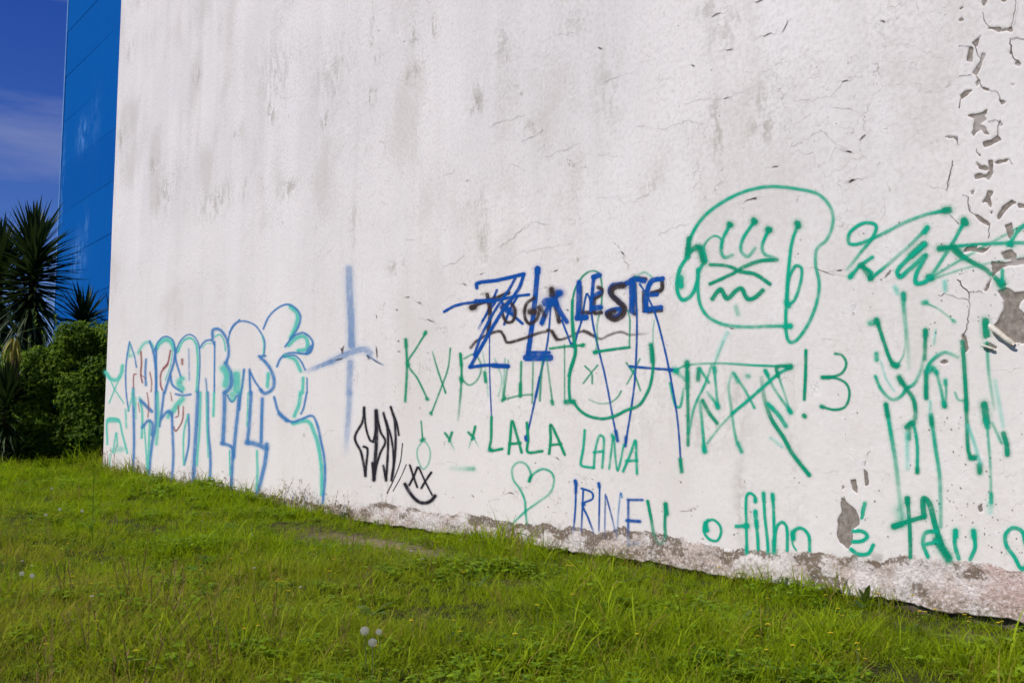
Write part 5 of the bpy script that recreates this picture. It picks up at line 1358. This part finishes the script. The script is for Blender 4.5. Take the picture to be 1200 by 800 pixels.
def foot(px, out=0.05):
    s = wall_sz(px, 600)[0]
    p = Vector(wall_pt(s, 0, out)); p.z = ground(p.x, p.y)
    return p


wx = [125, 131, 138, 146, 155, 163, 170, 178, 184, 192, 199, 205, 212, 218, 224, 230, 238, 245, 252, 258, 264, 270, 277, 283, 288, 294, 300, 305, 311, 316, 322, 327, 333, 338, 344, 349, 354, 359, 364, 369, 374, 379, 385, 390, 396, 402, 408, 414, 421, 428]
for px in wx:
    o = place('dry_weed', wmesh[wr.randrange(8)], foot(px + wr.uniform(-3, 3), wr.uniform(.03, .16)), (wr.uniform(-.15, .15), wr.uniform(-.15, .15), wr.uniform(0, 6.28)), wr.uniform(.6, 1.15))
    tag(o, 'thin dry weed stalks with seed heads at the wall foot below the block letters', 'weed', 'dry weeds along the far foot of the wall')
for px in (455, 480, 560, 596, 612, 622, 668, 690, 706, 722, 738, 760, 786, 800, 812):
    o = place('green_weed', wmesh[1 + 2 * wr.randrange(4)], foot(px, wr.uniform(.05, .14)), (0, 0, wr.uniform(0, 6.28)), wr.uniform(.35, .7))
    tag(o, 'small green weed growing under the bare plaster band in the middle of the wall', 'weed', 'green weeds along the middle foot of the wall')


# ---- broad-leaved rosettes
def broad_leaf(seed):
    r = random.Random(seed); vs, fs = [], []
    strip(vs, fs, (0, 0, 0), (1, 0, r.uniform(.5, .9)), (0, 0, 1), r.uniform(.12, .17), r.uniform(.040, .06), r.uniform(.7, 1.2), 7, fold=.18, prof=lambda t: max(.02, (math.sin(math.pi * min(1, t * .92 + .1)) ** .8) * (1 + .12 * math.sin(t * 30))))
    return mesh_only('leaf', vs, fs, M_WEEDG)


bleaf = [broad_leaf(i) for i in range(5)]


def rosette(name, label, p, n, size, group=None, cat='weed', upright=0.0):
    e = empty(name, p); tag(e, label, cat, group)
    for i in range(n):
        a = i * 2.4 + wr.uniform(-.4, .4)
        o = place('leaf', bleaf[wr.randrange(5)], (0.01 * math.cos(a), 0.01 * math.sin(a), 0.01), (wr.uniform(-.3, .3), -upright + wr.uniform(-.35, .15), a), size * wr.uniform(.7, 1.15), e)
    return e


rosette('broadleaf_weed', 'broad-leaved weed beside the three dandelion clocks', ground_hit(433, 728), 9, 1.0)
rosette('broadleaf_weed', 'single pale broad-leaved weed near the left edge of the lawn', ground_hit(62, 742), 7, 1.05)
rosette('broadleaf_weed', 'bright broad-leaved weed in the lawn below the word IRINEU', ground_hit(745, 688), 8, .8)
rosette('dock_plant', 'upright green leaf shoot standing against the bare plaster under the words é tau', foot(1018, .06), 3, .75, upright=.7)
for px, py in ((25, 770), (190, 745), (300, 760), (318, 722), (520, 760), (640, 700), (690, 770), (865, 735), (960, 770), (1060, 745), (1120, 775), (240, 660), (560, 690), (15, 745), (1010, 716), (830, 700)):
    p = ground_hit(px, py)
    if p: rosette('broadleaf_weed', 'low broad-leaved weed half hidden in the grass', p, wr.randint(4, 7), wr.uniform(.45, .75), 'low weeds scattered in the lawn')

# ---- tall thin weed at the left
e = empty('tall_weed', ground_hit(108, 642)); tag(e, 'dark upright weed with narrow leaves standing alone in the left of the lawn', 'weed')
vs, fs = [], []; strip(vs, fs, (0, 0, 0), (-.02, 0, 1), (1, 0, 0), .62, .010, .02, 5, prof=lambda t: 1 - .6 * t); strip(vs, fs, (0, 0, 0), (-.02, 0, 1), (0, 1, 0), .62, .010, .02, 5, prof=lambda t: 1 - .6 * t)
place('stem', mesh_only('stem', vs, fs, M_HEDGE), (0, 0, 0), parent=e)
vs, fs = [], []; strip(vs, fs, (0, 0, 0), (1, 0, .55), (0, 0, 1), .12, .020, .8, 5, fold=.15, prof=lambda t: max(.02, math.sin(math.pi * min(1, t * .9 + .1)))); nl = mesh_only('leaf', vs, fs, M_HEDGE)
for i in range(17):
    place('leaf', nl, (-.012 * i / 17, 0, .10 + .52 * i / 17), (0, wr.uniform(-.5, .1), i * 2.4), wr.uniform(.5, 1.0) * (1.1 - .5 * i / 17), e)


# ---- dandelion clocks and little flowers
def fluff_mesh():
    r = random.Random(3); vs, fs = [], []
    n = 80
    for i in range(n):
        z = 1 - 2 * (i + .5) / n; a = i * 2.39996; q = math.sqrt(1 - z * z); d = Vector((q * math.cos(a), q * math.sin(a), z))
        strip(vs, fs, d * .003, d, (.3, .5, .9), .0125, .0007, 0, 1, prof=lambda t: 1.0)
        c = d * .015; sd_ = d.cross(Vector((.3, .5, .9))).normalized(); t_ = d.cross(sd_)
        for k in range(3):
            ca, sa = math.cos(k * 1.047 + i), math.sin(k * 1.047 + i); u = sd_ * ca + t_ * sa; w = d.cross(u)
            b = len(vs); rr = .0045
            vs += [tuple(c - u * rr + d * .0025), tuple(c + w * .0008), tuple(c + u * rr + d * .0025), tuple(c - w * .0008)]; fs.append((b, b + 1, b + 2, b + 3))
    return mesh_only('seed_head', vs, fs, M_FLUFF, smooth=False)


def tube_mesh(name, h, r0, mat, lean=.0, n=6, seg=4):
    vs, fs = [], []
    for i in range(seg + 1):
        for j in range(n):
            a = 6.2832 * j / n; rr = r0 * (1 - .25 * i / seg)
            vs.append((rr * math.cos(a) + lean * (i / seg) ** 2, rr * math.sin(a), h * i / seg))
    for i in range(seg):
        for j in range(n): fs.append((i * n + j, i * n + (j + 1) % n, (i + 1) * n + (j + 1) % n, (i + 1) * n + j))
    return mesh_only(name, vs, fs, mat)


FL = fluff_mesh(); DST = tube_mesh('stem', .17, .0025, M_STEM, .01)


def dandelion(px, py, label, group=None, sc=1.0):
    """px, py: where the seed head is; its foot is one stem length lower"""
    for dy in np.arange(8, 60, 1.0):
        p = ground_hit(px, py + dy)
        if p is None: continue
        hy = 400 - FPX * ((p + Vector((0, 0, .185 * sc)) - EYE).dot(UP)) / ((p + Vector((0, 0, .185 * sc)) - EYE).dot(FWD))
        if hy >= py: break
    e = empty('dandelion', p); tag(e, label, 'dandelion', group); e.scale = (sc,) * 3; e.rotation_euler = (0, 0, wr.uniform(0, 6))
    place('stem', DST, (0, 0, 0), parent=e); place('seed_head', FL, (.01, 0, .185), parent=e)


dandelion(429, 737, 'largest dandelion clock, left of the close pair in the near lawn', sc=1.05)
dandelion(436, 752, 'lower dandelion clock of the three in the near lawn')
dandelion(445, 738, 'ragged dandelion clock at the right of the three in the near lawn', sc=.8)
for px, py, lb in ((69, 596, 'white dandelion clock in the left lawn, middle of a loose row of three'), (53, 603, 'white dandelion clock at the left end of the loose row of three'),
                   (96, 598, 'white dandelion clock just left of the tall dark weed'), (24, 670, 'left one of two white dandelion clocks by the left edge of the lawn'),
                   (38, 674, 'right one of two white dandelion clocks by the left edge of the lawn'), (60, 571, 'farthest dandelion clock in the left lawn, nearest the shrubs')):
    dandelion(px, py, lb, sc=.8)


def flower_mesh(mat, seed):
    r = random.Random(seed); vs, fs, mi = [], [], []
    h = r.uniform(.09, .15)
    strip(vs, fs, (0, 0, 0), (r.uniform(-.1, .1), r.uniform(-.1, .1), 1), (1, 0, 0), h, .003, .05, 3, prof=lambda t: 1.0); mi += [0] * (len(fs) - len(mi))
    c = Vector(vs[-1])
    for layer in range(2):
        for k in range(7):
            a = k * 6.2832 / 7 + layer * .45
            strip(vs, fs, c, (math.cos(a), math.sin(a), .35 + .5 * layer), (0, 0, 1), .0125 - .003 * layer, .008, .2, 2, prof=lambda t: (.5, 1, .5)[int(round(t * 2))]); mi += [1] * (len(fs) - len(mi))
    return mesh_only('flower', vs, fs, [M_STEM, mat], mi)


yf = [flower_mesh(M_PETAL, i) for i in range(4)]; wf = [flower_mesh(M_WPETAL, 9)]
U0 = [(370, 295), (360, 325), (280, 320), (225, 360), (290, 420), (470, 425), (545, 465), (305, 500), (70, 455), (240, 515), (750, 285), (790, 300), (660, 655), (820, 710), (1080, 355), (1100, 465), (1050, 380), (910, 500), (940, 505), (960, 540), (915, 575), (795, 545), (770, 440), (980, 385), (480, 260), (640, 230), (755, 290), (765, 295), (380, 290), (395, 297), (930, 490), (925, 520), (1110, 440), (1055, 395)]
U1 = [(205, 275), (440, 310), (435, 405), (660, 255), (600, 265), (880, 350), (1040, 600), (1140, 515), (810, 350), (690, 500), (320, 180), (205, 285), (198, 268), (250, 560), (560, 640), (330, 260), (380, 262), (345, 268), (790, 385), (640, 245), (625, 262)]
U2 = [(695, 485), (825, 505), (555, 510), (1010, 545), (850, 540), (935, 600), (530, 660), (405, 690), (1130, 560), (300, 450), (570, 545), (125, 385), (70, 520), (1020, 540), (1000, 548), (500, 450), (300, 585), (640, 700), (240, 400)]
fp = [(x / 2.857, 520 + y / 2.857) for x, y in U0] + [(400 + x / 3, 560 + y / 3) for x, y in U1] + [(800 + x / 3, 560 + y / 3) for x, y in U2]
fr = random.Random(77)
for _ in range(40):
    fp.append((fr.uniform(20, 1190), fr.uniform(620, 790)))
for x, y in fp:
    p = ground_hit(x, y + 10)
    if p is None or (p - WP0).dot(WNRM) < .08: continue
    o = place('yellow_flower', yf[fr.randrange(4)], p, (0, 0, fr.uniform(0, 6)), fr.uniform(.7, 1.15))
    tag(o, 'tiny yellow wildflower in the grass', 'flower', 'small yellow flowers in the lawn')
for x, y in ((481, 658), (496, 667), (540, 640), (24, 668), (37, 672), (237, 618), (296, 635), (298, 681), (107, 720), (352, 707), (20, 565), (120, 668)):
    p = ground_hit(x, y + 8)
    o = place('white_flower', wf[0], p, (0, 0, fr.uniform(0, 6)), fr.uniform(.7, 1.1))
    tag(o, 'tiny whitish wildflower in the grass', 'flower', 'small white flowers in the lawn')


# ---- hedge of leafy shrubs filling the recess beside the wall
def leaf_cloud(name, lobes, n, size, mat, seed, parent, shell=0.55):
    """many small leaves through the volume of a set of ellipsoid lobes (centre, radii), local coordinates"""
    r = np.random.default_rng(seed)
    L_ = np.array([[*c, *q] for c, q in lobes]); vol = L_[:, 3] * L_[:, 4] * L_[:, 5]
    pick = r.choice(len(L_), n, p=vol ** .8 / (vol ** .8).sum())
    d = r.normal(size=(n, 3)); d /= np.linalg.norm(d, axis=1)[:, None]
    rad = shell + (1.08 - shell) * r.uniform(0, 1, n) ** .6
    Pn = L_[pick, :3] + d * rad[:, None] * L_[pick, 3:]
    keep = Pn[:, 2] > 0.02
    Pn, d = Pn[keep], d[keep]; n = len(Pn)
    nn = d + r.normal(0, .65, (n, 3)) + np.array([-.1, -.25, .35]); nn /= np.linalg.norm(nn, axis=1)[:, None]
    a = np.cross(nn, r.normal(size=(n, 3))); a /= np.linalg.norm(a, axis=1)[:, None]; b = np.cross(nn, a)
    sz = (size * r.uniform(.6, 1.35, n))[:, None]
    Vv = np.stack([Pn - a * sz * .5, Pn - b * sz * .30 + nn * sz * .08, Pn + a * sz * .55, Pn + b * sz * .30 + nn * sz * .08], 1).reshape(-1, 3)
    me = npmesh(name, Vv, np.arange(len(Vv)).reshape(-1, 4)); me.materials.append(mat)
    o = bpy.data.objects.new(name, me); o.parent = parent; COL.objects.link(o)
    return o


def shrub(label, px, depth, half_w, height, seed, n, group=None):
    p = at(px, 545, depth); p.z = ground(p.x, p.y)
    e = empty('hedge_shrub', p); tag(e, label, 'shrub', group)
    r = random.Random(seed); lobes = []
    for i in range(60):
        h = r.uniform(.0, 1) if i > 10 else r.uniform(0, .25)
        w = half_w * (1.0 if h < .75 else 1.0 - (h - .75) * 1.2)
        rr = r.uniform(.16, .34)
        lobes.append(((r.uniform(-w, w), r.uniform(-.48, -.12) if i % 3 else r.uniform(-.3, .45), h * (height - rr * .7)), (rr * 1.15, rr * .8, rr * .9)))
    leaf_cloud('foliage', lobes, n, .070, M_HEDGE, seed, e)
    # shoots poking out of the outline
    vs, fs = [], []
    for i in range(26):
        x, y, z = r.uniform(-half_w, half_w), r.uniform(-.5, .3), height * r.uniform(.75, .98)
        d = Vector((r.uniform(-.5, .5), r.uniform(-.6, .2), 1)).normalized()
        for k in range(9):
            q = Vector((x, y, z)) + d * .03 * k; a = r.uniform(0, 6.28)
            strip(vs, fs, q, (math.cos(a), math.sin(a), .7), (0, 0, 1), .06, .028, .4, 2, prof=lambda t: (.4, 1, .1)[int(round(t * 2))])
    place('shoots', mesh_only('shoots', vs, fs, M_HEDGE), (0, 0, 0), parent=e)['kind'] = 'stuff'
    vs, fs = [], []
    for i in range(9):
        a, x = r.uniform(0, 6.28), r.uniform(-half_w * .7, half_w * .7)
        for up in ((1, 0, 0), (0, 1, 0)):
            strip(vs, fs, (x, r.uniform(-.1, .1), -.1), (math.cos(a) * .3, math.sin(a) * .3, 1), up, height * r.uniform(.6, .85), .035, .05, 4, prof=lambda t: 1 - .75 * t)
    place('stems', mesh_only('stems', vs, fs, M_BARK), (0, 0, 0), parent=e)['kind'] = 'stuff'
    return e


shrub('dense dark green leafy shrub against the end of the white wall', 98, 19.7, .85, 2.35, 5, 42000)
shrub('dark green leafy shrub tucked in behind the end of the white wall', 130, 20.0, .5, 2.3, 15, 22000)
shrub('dense dark green leafy shrub behind the yellowed yucca leaves', 46, 20.1, .72, 2.05, 6, 26000)
shrub('dark green leafy shrub at the left edge behind the low spiky plant', 4, 20.5, .75, 1.75, 8, 22000)
shrub('dark green leafy shrub farthest left, mostly out of view', -75, 20.4, 1.0, 2.0, 9, 20000)


# ---- yuccas
def yucca_leaf(seed, ln, w, bend):
    vs, fs = [], []
    strip(vs, fs, (0, 0, 0), (1, 0, 0), (0, 0, 1), ln, w, bend, 6, fold=.22, prof=lambda t: max(.015, (.55 + 1.6 * t) if t < .28 else (1 - t) ** .8 * 1.28))
    return vs, fs


def ymesh(mat, seed, ln, w, bend):
    vs, fs = yucca_leaf(seed, ln, w, bend)
    return mesh_only('leaf', vs, fs, mat)


YL = [ymesh(M_YUC, i, l, .074, b) for i, (l, b) in enumerate(((.72, .04), (.80, .12), (.74, .24), (.80, .45), (.72, .80)))]
YY = [ymesh(M_YUCY, i, l, .042, b) for i, (l, b) in enumerate(((.55, .5), (.6, .9)))]
YD = [ymesh(M_YUCD, i, l, .035, b) for i, (l, b) in enumerate(((.5, .9), (.45, .4)))]


def yucca(label, px, py_top, depth, trunk_h, heads, seed, ybase=None):
    """heads: (dx, dy, z, n leaves, length scale, column height)"""
    p = at(px, 545, depth); p.z = ground(p.x, p.y)
    e = empty('yucca', p); tag(e, label, 'yucca')
    r = random.Random(seed)
    for hx, hy, hz, n, sc, colh, nyel, ndead in heads:
        o = place('trunk', tube_mesh('trunk', hz - .1, .075 * (0.6 + .4 * sc), M_BARK, 0.0, 10, 8), (hx * .35, hy * .35, -.08), parent=e)
        o.rotation_euler = (-hy * .65 / max(hz, .1), hx * .65 / max(hz, .1), 0)
        for i in range(n):
            t = (i + .5) / n                       # 0 = newest, at the top
            el = math.radians(86 - 150 * t ** .80 + r.uniform(-10, 10)); az = i * 2.39996 + r.uniform(-.25, .25)
            z = hz - colh * t ** 1.1
            m = YL[min(4, int(t * 4.2 + r.uniform(0, 1)))]
            place('leaf', m, (hx + .03 * math.cos(az), hy + .03 * math.sin(az), z), (r.uniform(-.3, .3), -el, az), sc * r.uniform(.85, 1.12) * (.8 + .2 * math.sin(math.pi * min(1, t + .25))), e)
        if n > 100:                                # the dense heart of the crown, past what can be told apart
            iv, if_ = [], []
            for i in range(n):
                t = r.random(); el = math.radians(84 - 150 * t ** .8 + r.uniform(-14, 14)); az = r.uniform(0, 6.28); m = YL[min(4, int(t * 5))]
                M4 = Matrix.Translation((hx, hy, hz - colh * t ** 1.1 + r.uniform(-.06, .06))) @ Matrix.Rotation(az, 4, 'Z') @ Matrix.Rotation(-el, 4, 'Y') @ Matrix.Rotation(r.uniform(-.4, .4), 4, 'X') @ Matrix.Scale(sc * r.uniform(.6, .95), 4)
                b0 = len(iv); iv += [tuple(M4 @ v.co) for v in m.vertices]; if_ += [tuple(b0 + q for q in pl.vertices) for pl in m.polygons]
            place('crown_heart', mesh_only('crown_heart', iv, if_, M_YUC), (0, 0, 0), parent=e)['kind'] = 'stuff'
        for i in range(nyel):
            az = r.uniform(3.3, 6.1); el = math.radians(r.uniform(-80, -48))
            place('leaf', YY[i % 2], (hx + .05 * math.cos(az), hy + .05 * math.sin(az), hz - colh - r.uniform(.0, .12)), (r.uniform(-.3, .3), -el, az), sc * r.uniform(.8, 1.05), e)['label'] = 'yellowed drooping leaf'
        for i in range(ndead):
            az = r.uniform(0, 6.28); el = math.radians(r.uniform(-88, -62))
            place('leaf', YD[i % 2], (hx + .06 * math.cos(az), hy + .06 * math.sin(az), hz - colh - r.uniform(.1, .5)), (r.uniform(-.3, .3), -el, az), sc * r.uniform(.8, 1.1), e)
    return e


def zrel(px, py, depth):
    p = at(px, 545, depth)
    return at(px, py, depth).z - ground(p.x, p.y)


D1 = 20.15
yucca('tall dark yucca with a full spiky crown and yellowed leaves at its base', 30, 238, D1, 3.4,
      [(-.02, 0, zrel(30, 286, D1), 262, 1.18, 1.6, 0, 0), (.16, -1.05, zrel(40, 398, D1), 10, .75, .08, 24, 2)], 3)
yucca('dark yucca crown at the left edge beside the taller yucca', -12, 250, 20.6, 3.2,
      [(0, 0, zrel(-12, 300, 20.6), 230, 1.18, 1.5, 0, 0)], 13)
D2 = 21.4
yucca('smaller yucca crown poking out of the shrubs in front of the blue building', 92, 330, D2, 2.6, [(0, 0, zrel(92, 372, D2), 84, 1.0, .32, 0, 0), (.42, .2, zrel(116, 376, D2), 26, .8, .2, 0, 0)], 4)
D3 = 19.2
yucca('low dark spiky plant at the left edge on the grass', 4, 440, D3, 1.0, [(0, 0, zrel(4, 458, D3), 150, .9, .95, 0, 8), (.25, -.1, .28, 44, .6, .14, 0, 3)], 5)
